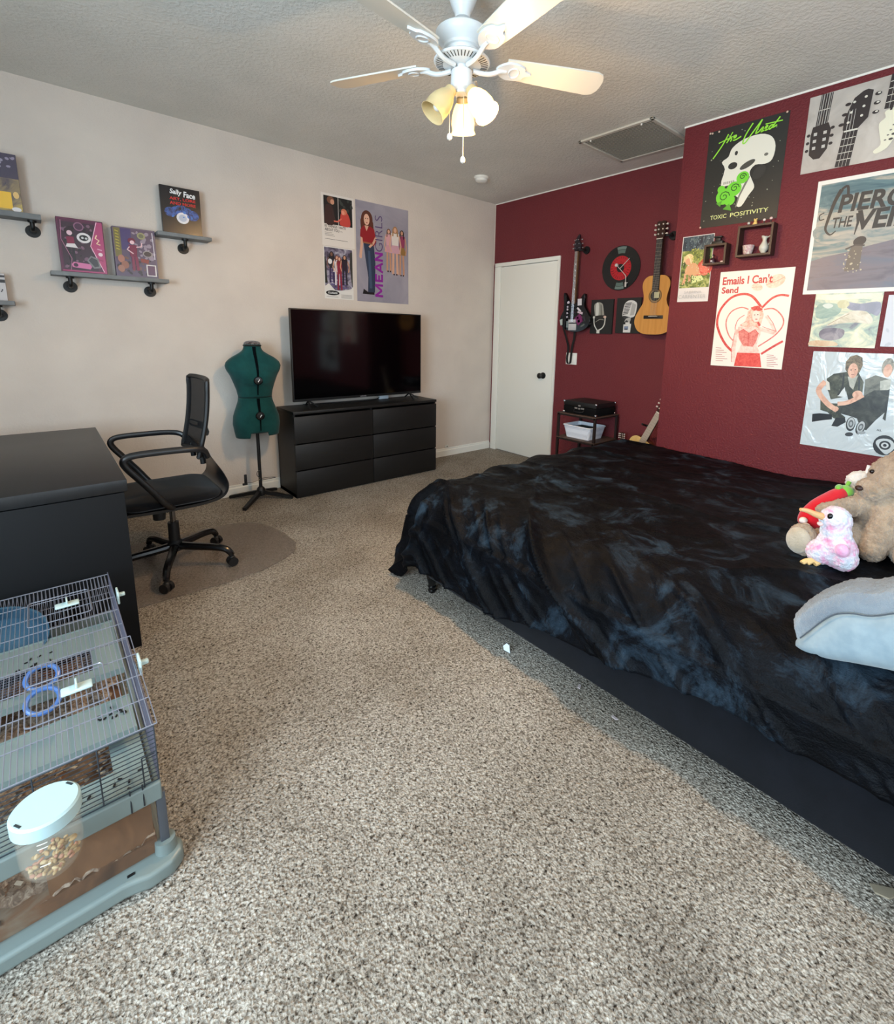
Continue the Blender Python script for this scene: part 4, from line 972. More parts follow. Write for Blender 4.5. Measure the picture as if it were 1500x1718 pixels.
# pale watercolour print
wc1 = smudge('pale_watercolour_print', [(0.28, (120, 118, 130)), (0.42, (166, 184, 170)), (0.55, (214, 214, 186)), (0.72, (232, 228, 206))], 7, (1, 1, 1.6), 1.5)
A = Art(0.310, 0.300, (228, 224, 206), basemat=wc1)
A.poly([(0.02, 0.90), (0.3, 0.87), (0.6, 0.89), (0.98, 0.86), (0.98, 0.98), (0.02, 0.98)], smudge('cream_wash_print', [(0.35, (206, 210, 188)), (0.65, (228, 226, 208))], 10))
A.poly([(0.45, 0.84), (0.70, 0.80), (0.97, 0.82), (0.97, 0.58), (0.80, 0.66), (0.60, 0.68), (0.50, 0.74)], smudge('soft_violet_print', [(0.35, (140, 142, 156)), (0.6, (170, 166, 184))], 9), 4)
A.poly([(0.06, 0.80), (0.28, 0.82), (0.42, 0.76), (0.40, 0.62), (0.22, 0.54), (0.05, 0.56)], smudge('sea_green_wash_print', [(0.35, (120, 146, 138)), (0.6, (164, 184, 170))], 11), 4)
A.poly([(0.24, 0.40), (0.36, 0.50), (0.56, 0.66), (0.78, 0.66), (0.90, 0.54), (0.88, 0.44), (0.66, 0.46), (0.44, 0.44)], smudge('pale_figure_wash_print', [(0.35, (190, 180, 156)), (0.5, (214, 206, 186)), (0.68, (228, 224, 210))], 16), 4)
A.poly([(0.36, 0.84), (0.46, 0.87), (0.54, 0.80), (0.48, 0.72), (0.38, 0.74)], smudge('straw_wash_print', [(0.35, (196, 190, 150)), (0.6, (214, 210, 176))], 18), 4).poly([(0.13, 0.78), (0.22, 0.82), (0.30, 0.77), (0.22, 0.72)], (208, 214, 204), 4).line([(0.26, 0.42), (0.40, 0.52), (0.56, 0.62)], 0.012, (176, 160, 136), 4)
A.poly([(0.14, 0.26), (0.20, 0.34), (0.36, 0.36), (0.52, 0.32), (0.50, 0.18), (0.34, 0.12), (0.18, 0.16)], smudge('plum_wash_print', [(0.35, (104, 98, 112)), (0.65, (160, 152, 156))], 12), 4)
A.poly([(0.02, 0.10), (0.20, 0.12), (0.40, 0.10), (0.46, 0.04), (0.36, 0.015), (0.02, 0.015)], smudge('peach_wash_print', [(0.35, (196, 156, 122)), (0.65, (214, 196, 164))], 14), 3)
hang(A, -3.260, 1.315, 'small pale watercolour-like print under the cloud poster')
A = Art(0.20, 0.27, (206, 208, 214)); A.scatter(12, (190, 194, 202), 0.03, 0.09, seed=5)
hang(A, -3.592, 1.326, 'blank pale sheet at the right edge beside the watercolour print')
# glossy white poster with two seated musicians
gl = new('glossy_white_print', 0.18, 0.6); n, l, b = nodes(gl); b.inputs['Base Color'].default_value = lin((196, 206, 210))
tt = noise_tex(gl, coords(gl), 7, 3, 0.5, 1.5); bump(gl, tt.outputs[0], 0.35, 0.03)
A = Art(0.62, 0.560, (196, 206, 210), basemat=gl, rough=0.3)
yl = lambda x: 590+0.1*(x-1000)
T_ = trace((1000, 590), (1500, 640), (1440+60, 1305+11), (870, 1200)); _t = T_
T_ = lambda *p: [(u*0.595+0.03*(1-v)*u, v) for u, v in _t(*p)]
oliv = smudge('olive_jacket_print', [(0.35, (34, 36, 28)), (0.5, (62, 66, 52)), (0.68, (96, 98, 82))], 22); dkp = smudge('dark_trouser_print', [(0.35, (24, 25, 24)), (0.55, (48, 50, 44)), (0.7, (74, 76, 68))], 16)
skn = smudge('skin_print', [(0.35, (196, 146, 124)), (0.6, (222, 180, 156))], 22); tee = smudge('pale_tee_print', [(0.35, (150, 154, 144)), (0.6, (190, 192, 182))], 20); hr1 = smudge('brown_hair_print', [(0.35, (66, 58, 46)), (0.6, (128, 112, 86))], 50)
A.poly(T_((1335, 765), (1400, 745), (1500, 775), (1500, 905), (1400, 885), (1335, 865)), smudge('grey_shirt_print', [(0.35, (70, 74, 68)), (0.6, (116, 118, 108))], 20)).poly(T_((1432, 780), (1500, 770), (1500, 830), (1440, 850)), tee)
el(1470, 705, 38, 48, smudge('grey_hair_print', [(0.35, (110, 108, 98)), (0.6, (160, 156, 142))], 50)); el(1472, 725, 28, 36, skn)
A.poly(T_((1160, 915), (1260, 902), (1340, 862), (1400, 832), (1500, 835), (1500, 965), (1430, 1030), (1372, 1100), (1330, 1080), (1300, 1012), (1240, 990), (1180, 972)), dkp)
A.poly(T_((1040, 868), (1038, 942), (1090, 960), (1130, 1002), (1200, 1032), (1218, 1000), (1165, 958), (1105, 928), (1082, 888)), oliv).poly(T_((1110, 900), (1170, 905), (1180, 970), (1130, 960)), oliv)
A.poly(T_((980, 968), (974, 1026), (1052, 1016), (1122, 1012), (1122, 976), (1032, 965)), (26, 26, 28)).poly(T_((1150, 1000), (1118, 1060), (1162, 1068), (1222, 1036), (1216, 1004)), (30, 30, 32))
A.poly(T_((1215, 715), (1132, 720), (1085, 745), (1078, 790), (1098, 830), (1112, 875), (1205, 862), (1214, 822), (1232, 882), (1322, 872), (1328, 780), (1302, 742), (1290, 722)), oliv)
A.poly(T_((1222, 742), (1288, 740), (1262, 822), (1238, 800)), tee).poly(T_((1158, 856), (1206, 802), (1216, 866)), (206, 212, 212)).line(T_((1196, 722), (1190, 800), (1160, 850)), 0.014, (30, 30, 26), 2).line(T_((1296, 745), (1302, 860)), 0.012, (30, 30, 26))
A.line(T_((1076, 762), (1028, 815), (1086, 898), (1158, 950)), 0.045, skn, 4).line(T_((1160, 905), (1232, 900), (1330, 858)), 0.038, skn, 3); el(1292, 852, 34, 24, skn); el(1146, 940, 22, 18, skn); A.poly(T_((1080, 752), (1102, 770), (1108, 815), (1080, 812)), (206, 204, 194))
A.poly(T_((1204, 700), (1206, 660), (1232, 634), (1272, 628), (1308, 644), (1314, 684), (1296, 724), (1220, 722)), hr1); el(1254, 712, 32, 42, skn); A.poly(T_((1216, 690), (1240, 668), (1288, 672), (1300, 655), (1270, 640), (1230, 648)), hr1); el(1242, 706, 5, 3, (50, 40, 34)); el(1268, 706, 5, 3, (50, 40, 34)); A.line(T_((1244, 732), (1264, 732)), 0.005, (150, 90, 80))
for (x, y, a) in [(1258, 1052, 0.05), (1330, 1080, 0.3)]: el(x, y, 34, 52, (44, 46, 48), a); el(x+2, y-6, 27, 42, (176, 182, 184), a); el(x+2, y-4, 18, 28, (90, 94, 96), a); el(x+2, y-4, 10, 15, (160, 166, 168), a)
el(1250, 1128, 30, 16, (60, 62, 64)); el(1340, 1118, 30, 12, (150, 156, 158)); A.poly(T_((1490, 960), (1500, 955), (1500, 1035), (1478, 1020)), dkp)
A.text('ALL', 0.565, 0.250, 0.600, 0.268, (60, 60, 62), 0.02)
A.ell(0.635, 0.118, 0.078, 0.10, (44, 46, 50)).poly([(0.575, 0.125), (0.60, 0.175), (0.67, 0.18), (0.71, 0.12), (0.68, 0.05), (0.645, 0.035)], (196, 204, 206), 3).ell(0.640, 0.118, 0.040, 0.045, (44, 46, 50)).ell(0.640, 0.118, 0.026, 0.028, (200, 206, 208)).ell(0.640, 0.118, 0.013, 0.014, (44, 46, 50))
hang(A, -3.290, 0.728, 'glossy white poster of seated musicians, lowest on the red wall')

# ---------------------------------------------------------------- shadow boxes and trinkets
def cubby(y0, y1, z0, z1, label, d=0.075, th=0.012):
    t = thing('wall_box_shelf', label, 'box shelf', (BX, (y0+y1)/2, z0))
    h = z1-z0; w = (y1-y0)/2
    MB().bb((-d, -w, 0), (-0.001, w, th)).build('bottom_board', M_DKBOX, t); MB().bb((-d, -w, h-th), (-0.001, w, h)).build('top_board', M_DKBOX, t)
    MB().bb((-d, -w, th), (-0.001, -w+th, h-th)).build('side_board', M_DKBOX, t); MB().bb((-d, w-th, th), (-0.001, w, h-th)).build('side_board', M_DKBOX, t)
    return t
# front faces measured at the outer edge of each box, a little off the wall
cubby(-2.752, -2.612, 1.820, 1.948, 'small dark wooden open box shelf on the red wall')
cubby(-3.012, -2.812, 1.852, 2.036, 'larger dark wooden open box shelf holding a cup and a jug')
def item(name, label, cat, loc, parts, group=None):
    t = thing(name, label, cat, loc, group=group)
    for pn, mbx, m in parts: mbx.build(pn, m, t)
    return t
cer = mat((206, 196, 184), 0.25); 
cm = smudge('rose_patterned_china', [(0.42, (206, 198, 190)), (0.55, (176, 130, 134)), (0.7, (206, 196, 186))], 60)
t = item('china_cup', 'white and rose china cup inside the larger box shelf', 'cup', (BX-0.040, -2.872, 1.8645), [
    ('cup_body', MB().lathe([(0.014, 0.0), (0.022, 0.004), (0.026, 0.016), (0.030, 0.035), (0.034, 0.056), (0.032, 0.056), (0.027, 0.036), (0.0, 0.02)], seg=24), cm)])
mb = MB().lathe([(0.018, 0), (0.014, 0.006), (0.026, 0.024), (0.027, 0.040), (0.016, 0.062), (0.011, 0.074), (0.013, 0.086), (0.018, 0.098), (0.015, 0.098), (0.009, 0.08)], seg=24)
hd = MB().tube(smooth_curve([(0, -0.014, 0.092), (0, -0.030, 0.100), (0, -0.034, 0.084), (0, -0.028, 0.060), (0, -0.022, 0.048)], 4), 0.0028, 8)
sp = MB().lathe([(0.006, 0), (0.009, 0.014), (0.007, 0.014)], (0, 0.012, 0.09), 12)
item('china_jug', 'small pale china jug beside the cup in the box shelf', 'jug', (BX-0.042, -2.962, 1.8645), [('jug_body', mb, mat((196, 194, 182), 0.25)), ('handle', hd, mat((196, 194, 182), 0.25)), ('spout', sp, mat((196, 194, 182), 0.25))])
item('figurine', 'tiny yellow bear-shaped figurine on top of the larger box shelf', 'figurine', (BX-0.040, -2.895, 2.0365), [
    ('figure_body', MB().ell((0, 0, 0.012), (0.009, 0.011, 0.013)).ell((0, 0, 0.029), 0.009).ell((0, 0.007, 0.037), 0.0035).ell((0, -0.007, 0.037), 0.0035).ell((-0.006, 0.008, 0.006), 0.005).ell((-0.006, -0.008, 0.006), 0.005), mat((226, 190, 110), 0.5))])
for (y, h, c, lb) in [(-2.858, 0.022, (190, 190, 186), 'tiny grey trinket left of the yellow figurine on the box shelf'), (-2.945, 0.030, (222, 206, 198), 'tiny pale trinket right of the yellow figurine on the box shelf'), (-2.982, 0.034, (232, 196, 190), 'tiny pink-topped trinket at the right end of the box shelf top')]:
    item('trinket', lb, 'trinket', (BX-0.040, y, 2.0365), [('stem', MB().cyl((0, 0, 0), (0, 0, h-0.008), 0.005, 0.003, 10), mat((60, 44, 40), 0.5)), ('head', MB().ell((0, 0, h-0.005), (0.008, 0.009, 0.008), None, 12), mat(c, 0.4))])
item('black_ornament', 'small black stacked ornament on top of the small box shelf', 'ornament', (BX-0.040, -2.684, 1.9485), [
    ('ornament_base', MB().box((0, 0, 0.010), (0.04, 0.070, 0.020), None, 0.004), M_BLACK), ('ornament_top', MB().box((0, 0, 0.030), (0.024, 0.034, 0.020), None, 0.003).box((0, 0, 0.046), (0.030, 0.050, 0.010), None, 0.003), M_BLACK)])
item('perfume_bottle', 'dark little bottle inside the small box shelf', 'bottle', (BX-0.042, -2.664, 1.8325), [
    ('bottle_body', MB().lathe([(0.018, 0), (0.020, 0.010), (0.014, 0.028), (0.006, 0.036), (0.006, 0.044)], seg=20), mat((50, 24, 34), 0.15)), ('stopper', MB().ell((0, 0, 0.05), 0.007, None, 12), mat((40, 20, 26), 0.2)),
    ('silver_band', MB().ell((-0.014, 0.004, 0.012), (0.008, 0.010, 0.009), None, 12), mat((196, 190, 196), 0.25, 0.6))])
item('shell', 'tiny pale shell at the right in the small box shelf', 'shell', (BX-0.045, -2.722, 1.8325), [('shell_body', MB().ell((0, 0, 0.006), (0.007, 0.011, 0.006), None, 12), mat((226, 204, 196), 0.4))])

# ---------------------------------------------------------------- things hung on the far red wall
# record clock
t = thing('record_wall_clock', 'black vinyl record wall clock with a red label', 'clock', (0, -1.628, 1.940))
FX = lambda u, v, w: Vector((-w, -u, v))     # local: u right, v up, w off the wall
circ = lambda r, n=64: [(r*math.cos(2*PI*k/n), r*math.sin(2*PI*k/n)) for k in range(n)]
vin = new('vinyl_grooves', 0.22, 0.6); n, l, b = nodes(vin); b.inputs['Base Color'].default_value = lin((16, 18, 18))
wv = n.new('ShaderNodeTexWave'); wv.wave_type = 'RINGS'; wv.rings_direction = 'X'; wv.inputs['Scale'].default_value = 60; l.new(coords(vin), wv.inputs['Vector']); bump(vin, wv.outputs['Fac'], 0.25, 0.001)
MB().prism(circ(0.190), FX, 0.004, 0.010).build('record_disc', vin, t)
mb = MB()
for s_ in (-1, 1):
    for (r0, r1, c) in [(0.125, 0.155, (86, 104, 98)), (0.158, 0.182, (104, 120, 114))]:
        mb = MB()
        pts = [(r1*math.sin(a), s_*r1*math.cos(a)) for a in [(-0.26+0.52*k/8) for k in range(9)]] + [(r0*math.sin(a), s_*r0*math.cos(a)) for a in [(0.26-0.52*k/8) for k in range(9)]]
        mb.use(mat(c, 0.35)).prism(pts, FX, 0.0101, 0.0106); mb.build('painted_sheen', None, t)  # gleam of the grooves put in as paler wedges
MB().prism(circ(0.104), FX, 0.0101, 0.0112).build('red_label', mat((176, 26, 36), 0.4), t)
mb = MB()
for k in range(24):
    a = 2*PI*k/24; r0, r1 = (0.082, 0.097) if k < 13 else (0.07, 0.095)
    mb.tube([FX(r0*math.cos(a), r0*math.sin(a), 0.0115), FX(r1*math.cos(a), r1*math.sin(a), 0.0115)], 0.0022, 4)
for k in range(12):
    a = 2*PI*k/12; mb.tube([FX(0.045*math.cos(a), 0.045*math.sin(a), 0.0115), FX(0.058*math.cos(a), 0.058*math.sin(a), 0.0115)], 0.0015, 4)
mb.build('label_print', mat((70, 8, 14), 0.5), t)
MB().prism(circ(0.036, 32), FX, 0.0112, 0.016).build('hub', M_BLACK, t)
sil = mat((196, 190, 184), 0.35)
MB().tube([FX(0, -0.005, 0.020), FX(0.088, 0.075, 0.020)], 0.0028, 8).build('hand', sil, t)
mb = MB(); mb.tube(smooth_curve([FX(-0.034, 0.026, 0.024), FX(0.05, -0.055, 0.024), FX(0.065, -0.075, 0.024), FX(0.068, -0.12, 0.024), FX(0.070, -0.13, 0.024)], 4), 0.0032, 8)
mb.cyl(FX(-0.034, 0.026, 0.016), FX(-0.034, 0.026, 0.030), 0.014); mb.box(FX(0.070, -0.145, 0.024), (0.008, 0.016, 0.040), None, 0.002); mb.tube([FX(0.07, -0.135, 0.024), FX(0.09, -0.13, 0.024)], 0.003, 6)
mb.build('tonearm_hand', sil, t)
# microphone canvases
def mic1(A):
    g1, g2 = (150, 148, 138), (206, 204, 194)
    A.poly([(0.14, 0.82), (0.22, 0.90), (0.36, 0.92), (0.50, 0.88), (0.56, 0.78), (0.62, 0.52), (0.56, 0.48), (0.24, 0.50), (0.20, 0.52)], g1, 3).poly([(0.22, 0.86), (0.34, 0.89), (0.36, 0.52), (0.25, 0.52)], g2, 3).poly([(0.42, 0.86), (0.48, 0.84), (0.54, 0.54), (0.46, 0.52)], (110, 108, 100))
    A.poly([(0.22, 0.52), (0.62, 0.54), (0.64, 0.46), (0.24, 0.42)], (40, 38, 34), 2).line([(0.16, 0.50), (0.19, 0.28), (0.30, 0.14), (0.38, 0.08)], 0.045, g2, 4).line([(0.68, 0.48), (0.66, 0.28), (0.56, 0.16), (0.40, 0.10)], 0.045, g2, 4)
    A.line([(0.24, 0.34), (0.44, 0.42), (0.62, 0.40)], 0.02, g1, 3).ell(0.66, 0.49, 0.07, 0.035, (206, 176, 160)).ell(0.16, 0.48, 0.05, 0.04, g2).rect(0.32, 0.01, 0.46, 0.10, g2)
def mic2(A):
    g1, g2 = (176, 174, 170), (214, 212, 208); dk2 = (54, 52, 54)
    A.poly([(0.32, 0.80), (0.42, 0.90), (0.60, 0.93), (0.78, 0.88), (0.84, 0.78), (0.78, 0.50), (0.60, 0.44), (0.36, 0.46), (0.26, 0.52)], g2, 3)
    for k in range(8): A.line([(0.36-0.012*k, 0.84-0.043*k), (0.62-0.018*k, 0.855-0.043*k)], 0.028, dk2)
    A.poly([(0.64, 0.86), (0.80, 0.80), (0.74, 0.52), (0.58, 0.50)], g1); A.poly([(0.28, 0.50), (0.56, 0.46), (0.66, 0.40), (0.42, 0.38)], dk2, 2)
    A.poly([(0.44, 0.42), (0.62, 0.44), (0.58, 0.30), (0.38, 0.32)], g1, 2).ell(0.46, 0.33, 0.06, 0.04, dk2).rect(0.42, 0.26, 0.60, 0.31, g2).poly([(0.34, 0.25), (0.66, 0.27), (0.64, 0.02), (0.34, 0.02)], g2).rect(0.38, 0.10, 0.55, 0.20, (120, 134, 160)).rect(0.40, 0.10, 0.52, 0.13, (40, 40, 60))
for (y, z, w, h, fn, lb) in [(-1.351, 1.368, 0.236, 0.308, mic1, 'black canvas print of a ribbon microphone, beside the electric guitar'), (-1.624, 1.376, 0.238, 0.305, mic2, 'black canvas print of a slotted chrome microphone, partly behind the acoustic guitar')]:
    A = Art(w, h, (26, 26, 25), 0.018, 0.6); fn(A); hang(A, y, z, lb, 'canvas_print', 'canvas print', x=-0.0005)

def hanger(y, z, t):
    mb = MB(); mb.cyl((-0.001, y, z), (-0.014, y, z), 0.036, 0.034, 24); mb.tube([(-0.01, y, z), (-0.07, y+0.0, z-0.005)], 0.009, 8)
    for s_ in (-1, 1): mb.tube(smooth_curve([(-0.07, y, z-0.005), (-0.085, y+0.032*s_, z-0.005), (-0.110, y+0.032*s_, z)], 4), 0.007, 8)
    return mb.build('wall_hook', M_BLACK, t)
# electric guitar
t = thing('electric_guitar', 'black electric guitar with stickers hanging on the red wall', 'guitar', (0, -1.19, 1.38))
EX = lambda x0: (lambda u, v, w: Vector((-x0-w, -u, v)))
body_e = c2([(-0.02, 0.005), (-0.10, 0.03), (-0.145, 0.085), (-0.150, 0.135), (-0.122, 0.185), (-0.104, 0.225), (-0.115, 0.285), (-0.122, 0.345), (-0.112, 0.368), (-0.090, 0.340), (-0.062, 0.290), (-0.03, 0.275), (0.03, 0.272), (0.062, 0.285), (0.098, 0.335), (0.118, 0.352), (0.126, 0.335), (0.120, 0.280), (0.128, 0.235), (0.170, 0.170), (0.196, 0.115), (0.180, 0.055), (0.12, 0.015), (0.05, 0.0)], 4)
o = MB().prism(body_e, EX(0.045), 0, 0.036, True).build('body', mat((14, 12, 14), 0.15), t); mod_bevel(o, 0.005, 3)
mb = MB(); mb.prism([(-0.020, 0.26), (0.022, 0.26), (0.028, 0.735), (-0.012, 0.735)], EX(0.078), 0, 0.010); mb.build('fretboard', wood('maple_rosewood_neck', (88, 62, 40), (120, 88, 58), (2, 14, 2), 0.4), t)
mb = MB(); mb.prism([(-0.018, 0.20), (0.020, 0.20), (0.026, 0.735), (-0.010, 0.735)], EX(0.060), 0, 0.018); mb.build('neck', M_ROSEW, t)
mb = MB()
for k in range(1, 20):
    v = 0.735-0.46*(1-2**(-k/11)); mb.box(EX(0.0885)(0.004+0.0, v, 0), (0.002, 0.041, 0.0022))
mb.build('fret', mat((120, 104, 84), 0.4, 0.3), t)
mb = MB()
for v in (0.62, 0.565, 0.515, 0.47, 0.395): mb.box(EX(0.0885)(0.006, v, 0), (0.002, 0.008, 0.010))
mb.build('fret_marker', mat((220, 214, 200), 0.3), t)
head_e = c2([(-0.016, 0.735), (-0.030, 0.775), (-0.022, 0.83), (0.018, 0.885), (0.030, 0.870), (0.026, 0.83), (0.052, 0.795), (0.034, 0.735)], 4)
MB().prism(head_e, EX(0.066), 0, 0.014, True).build('headstock', mat((26, 16, 26), 0.15), t)
mb = MB()
for s_, xs in ((-1, (-0.042, -0.038, -0.026)), (1, (0.066, 0.062, 0.054))):
    for i, x in enumerate(xs): mb.box(EX(0.073)(x, 0.765+0.036*i, 0), (0.010, 0.016, 0.012), None, 0.003); mb.cyl(EX(0.080)(x-0.030*s_, 0.765+0.036*i, 0), EX(0.080)(x-0.030*s_, 0.765+0.036*i, 0.012), 0.0045, seg=10)
mb.build('tuner', M_CHROME, t)
mb = MB()
for i in range(6): mb.tube([EX(0.094)(-0.012+i*0.0052, 0.095, 0), EX(0.090)(-0.008+i*0.0050, 0.735, 0)], 0.0006, 4)
mb.build('string', M_CHROME, t)
mb = MB(); mb.box(EX(0.085)(0.0, 0.100, 0), (0.012, 0.085, 0.030), None, 0.002); mb.box(EX(0.085)(0.005, 0.045, 0), (0.008, 0.090, 0.062), None, 0.003); mb.build('bridge', mat((208, 206, 206), 0.3, 0.3), t)
mb = MB()
for v in (0.245, 0.205, 0.165): mb.box(EX(0.084)(0.003, v, 0), (0.008, 0.080, 0.022), None, 0.002)
mb.build('pickup', M_BLACK, t)
mb = MB(); F = EX(0.0815)
def quad(u, v, w, h, a, c):
    R = Matrix.Rotation(a, 2); MB().use(mat(c, 0.35)).prism([tuple(R @ Vector((x*w/2, y*h/2)) + Vector((u, v))) for x, y in ((-1, -1), (1, -1), (1, 1), (-1, 1))], F, 0, 0.0008).build('sticker', None, t)
quad(0.072, 0.275, 0.046, 0.060, 0.05, (206, 200, 204)); quad(0.070, 0.205, 0.055, 0.018, -0.7, (214, 206, 210)); quad(0.085, 0.178, 0.060, 0.020, -0.3, (200, 180, 190)); quad(0.075, 0.115, 0.080, 0.080, 0.7, (110, 34, 86))
quad(0.075, 0.100, 0.024, 0.024, 0.2, (30, 12, 28)); quad(0.06, 0.13, 0.018, 0.018, 0.5, (170, 110, 150)); quad(-0.130, 0.090, 0.036, 0.055, 0.3, (176, 190, 186)); quad(-0.060, 0.275, 0.026, 0.022, 0.4, (210, 196, 206)); quad(0.0, 0.175, 0.05, 0.02, 0.3, (70, 40, 60))
for v in (0.14, 0.175, 0.21, 0.235): quad(-0.066, v, 0.018, 0.018, 0.3, (190, 180, 190))
quad(-0.055, 0.07, 0.03, 0.06, 0, (120, 130, 130)); quad(0.13, 0.12, 0.03, 0.05, 0.3, (50, 46, 50)); quad(0.12, 0.06, 0.05, 0.015, 0.5, (90, 96, 90))
mb = MB()
def strap(pts, wd=0.014):
    pts = smooth_curve(pts, 6); rings = []
    for p in pts: rings.append(mb.ring([p+Vector((0, wd, 0)), p+Vector((-0.003, wd, 0)), p+Vector((-0.003, -wd, 0)), p+Vector((0, -wd, 0))]))
    mb.skin(rings, True, True, True)
strap([EX(0.095)(-0.085, 0.34, 0), EX(0.105)(-0.082, 0.20, 0), EX(0.100)(-0.090, 0.06, 0), EX(0.06)(-0.082, -0.05, 0), EX(0.03)(-0.070, -0.15, 0), EX(0.02)(-0.085, -0.25, 0), EX(0.02)(-0.075, -0.305, 0), EX(0.02)(-0.045, -0.30, 0), EX(0.03)(-0.030, -0.22, 0), EX(0.035)(-0.022, -0.15, 0), EX(0.04)(0.0, -0.07, 0), EX(0.05)(0.012, 0.005, 0)], 0.011)
mb.build('strap', mat((14, 10, 12), 0.7), t)
o = hanger(-1.250, 2.130, None); 
tag(o, 'round black wall hook holding the electric guitar', 'wall hook')

# classical guitars (one on the wall, two on stands)
def acoustic(name, label, loc, s=1.0, rot=(0, 0, 0), top=M_SPRUCE, hookx=0.045, knobs='pins', detail=True, board=(34, 28, 26), peg=1.0):
    t = thing(name, label, 'guitar', loc); t.rotation_euler = rot; t.scale = (s, s, s)
    F0 = EX(hookx)
    half = [(0.0, 0.0), (0.075, 0.004), (0.135, 0.030), (0.168, 0.085), (0.168, 0.135), (0.140, 0.195), (0.108, 0.250), (0.100, 0.290), (0.108, 0.340), (0.120, 0.390), (0.112, 0.435), (0.080, 0.466), (0.035, 0.474)]
    out = half + [(-a, b) for a, b in reversed(half[1:])]
    out = c2(out, 4)
    MB().prism(out, F0, 0, 0.066, True).build('body', wood('mahogany_sides', (86, 46, 28), (116, 66, 40), (1, 1, 8), 0.3), t)
    sb = MB().prism([(a*0.998, b*0.998+0.0005) for a, b in out], F0, 0.0661, 0.0685, True).build('soundboard', top, t)
    ring = lambda r, z0, z1, c, nm: MB().prism([(r*math.cos(2*PI*k/40), 0.312+r*math.sin(2*PI*k/40)) for k in range(40)], F0, z0, z1).build(nm, c, sb)
    ring(0.058, 0.0686, 0.0689, mat((120, 84, 44), 0.4), 'rosette'); ring(0.050, 0.0689, 0.0691, mat((150, 120, 76), 0.4), 'rosette_ring'); ring(0.041, 0.0691, 0.0693, mat((18, 12, 8), 0.8), 'sound_hole')
    if detail: MB().box(F0(0.012, 0.318, 0.0696), (0.0006, 0.044, 0.048)).build('paper_label', mat((196, 190, 150), 0.6), sb)
    mb = MB(); mb.box(F0(0, 0.142, 0.073), (0.010, 0.168, 0.026), None, 0.002); br = mb.build('bridge', mat((26, 20, 18), 0.4), t)
    MB().box(F0(0, 0.148, 0.080), (0.005, 0.078, 0.004)).build('saddle', mat((214, 206, 190), 0.4), br)
    MB().prism([(-0.030, 0.355), (0.030, 0.355), (0.026, 0.752), (-0.026, 0.752)], F0, 0.069, 0.077).build('fretboard', mat(board, 0.4), t)
    MB().prism([(-0.028, 0.45), (0.028, 0.45), (0.024, 0.752), (-0.024, 0.752)], F0, 0.050, 0.069).build('neck', M_ROSEW, t)
    mb = MB()
    for k in range(1, 19):
        v = 0.752-0.60*(1-2**(-k/12)); mb.box(F0(0, v, 0.0775), (0.0016, 0.053, 0.0024))
    mb.build('fret', mat((150, 140, 120), 0.3, 0.7), t)
    MB().box(F0(0, 0.755, 0.076), (0.008, 0.052, 0.006)).build('nut', mat((225, 220, 205), 0.4), t)
    hs = MB().prism([(-0.026, 0.758), (-0.034, 0.78), (-0.036, 0.885), (-0.018, 0.892), (0, 0.886), (0.018, 0.892), (0.036, 0.885), (0.034, 0.78), (0.026, 0.758)], F0, 0.052, 0.070).build('headstock', mat((52, 28, 20), 0.3), t)
    for s_ in (-1, 1):
        for i in range(3):
            mb = MB(); v = 0.792+0.036*i
            mb.cyl(F0(s_*0.036, v, 0.061), F0(s_*0.048, v, 0.061), 0.003, seg=8); mb.box(F0(s_*0.052, v, 0.061), (0.018*peg, 0.010*peg, 0.014*peg), None, 0.003)
            mb.ell(F0(s_*0.018, v, 0.072), 0.0065*peg, None, 10)
            mb.build('tuning_peg', mat((226, 216, 204), 0.3), hs)
    mb = MB()
    for i in range(6): mb.tube([F0(-0.024+i*0.0096, 0.148, 0.081), F0(-0.020+i*0.008, 0.755, 0.080)], 0.0006, 4)
    mb.build('string', mat((180, 176, 170), 0.4), t)
    return t
acoustic('classical_guitar', 'honey-coloured classical guitar hanging high on the red wall', (0, -2.036, 1.368))
o = hanger(-2.090, 2.155, None); tag(o, 'round black wall hook holding the classical guitar', 'wall hook')

# small guitar on a black stand, and a second one whose head shows above the bed
def stand(loc, label, h=0.42, k=1.0):
    t = thing('guitar_stand', label, 'guitar stand', loc); t.scale = (k*0.8, k*0.8, 1)
    mb = MB(); mb.tube([(0, 0, 0.03), (0.03, 0, h)], 0.010, 8)
    for s_ in (-1, 1): mb.tube([(0, 0, 0.05), (-0.10, 0.11*s_, 0.008)], 0.009, 8)
    mb.tube([(0, 0, 0.12), (0.12, 0, 0.008)], 0.009, 8); mb.build('frame', M_BLACK, t)
    mb = MB(); mb.tube([(0.03, -0.045, h), (0.03, 0.045, h)], 0.009, 8)
    for s_ in (-1, 1): mb.tube([(0.03, 0.045*s_, h), (-0.055, 0.045*s_, h+0.02)], 0.009, 8)
    mb.build('yoke', M_BLACK, t)
    mb = MB()
    for s_ in (-1, 1): mb.tube([(0, 0.06*s_, 0.075), (-0.13, 0.06*s_, 0.045)], 0.009, 8)
    mb.tube([(0, -0.06, 0.075), (0, 0.06, 0.075)], 0.009, 8); mb.build('cradle', M_BLACK, t)
    return t
M_PALE = wood('pale_spruce_soundboard', (206, 172, 104), (222, 190, 126), (1, 24, 1), 0.35)
acoustic('travel_guitar', 'small pale yellow guitar leaning in the corner behind the bed', (-0.27, -1.992, 0.135), 0.90, (math.radians(24), math.radians(3), 0), M_PALE, 0.02, detail=False, board=(176, 160, 142))  # pale board colour stands in for reflection on the fretboard
stand((-0.225, -2.14, 0), 'black stand under the small pale guitar behind the bed', 0.62)
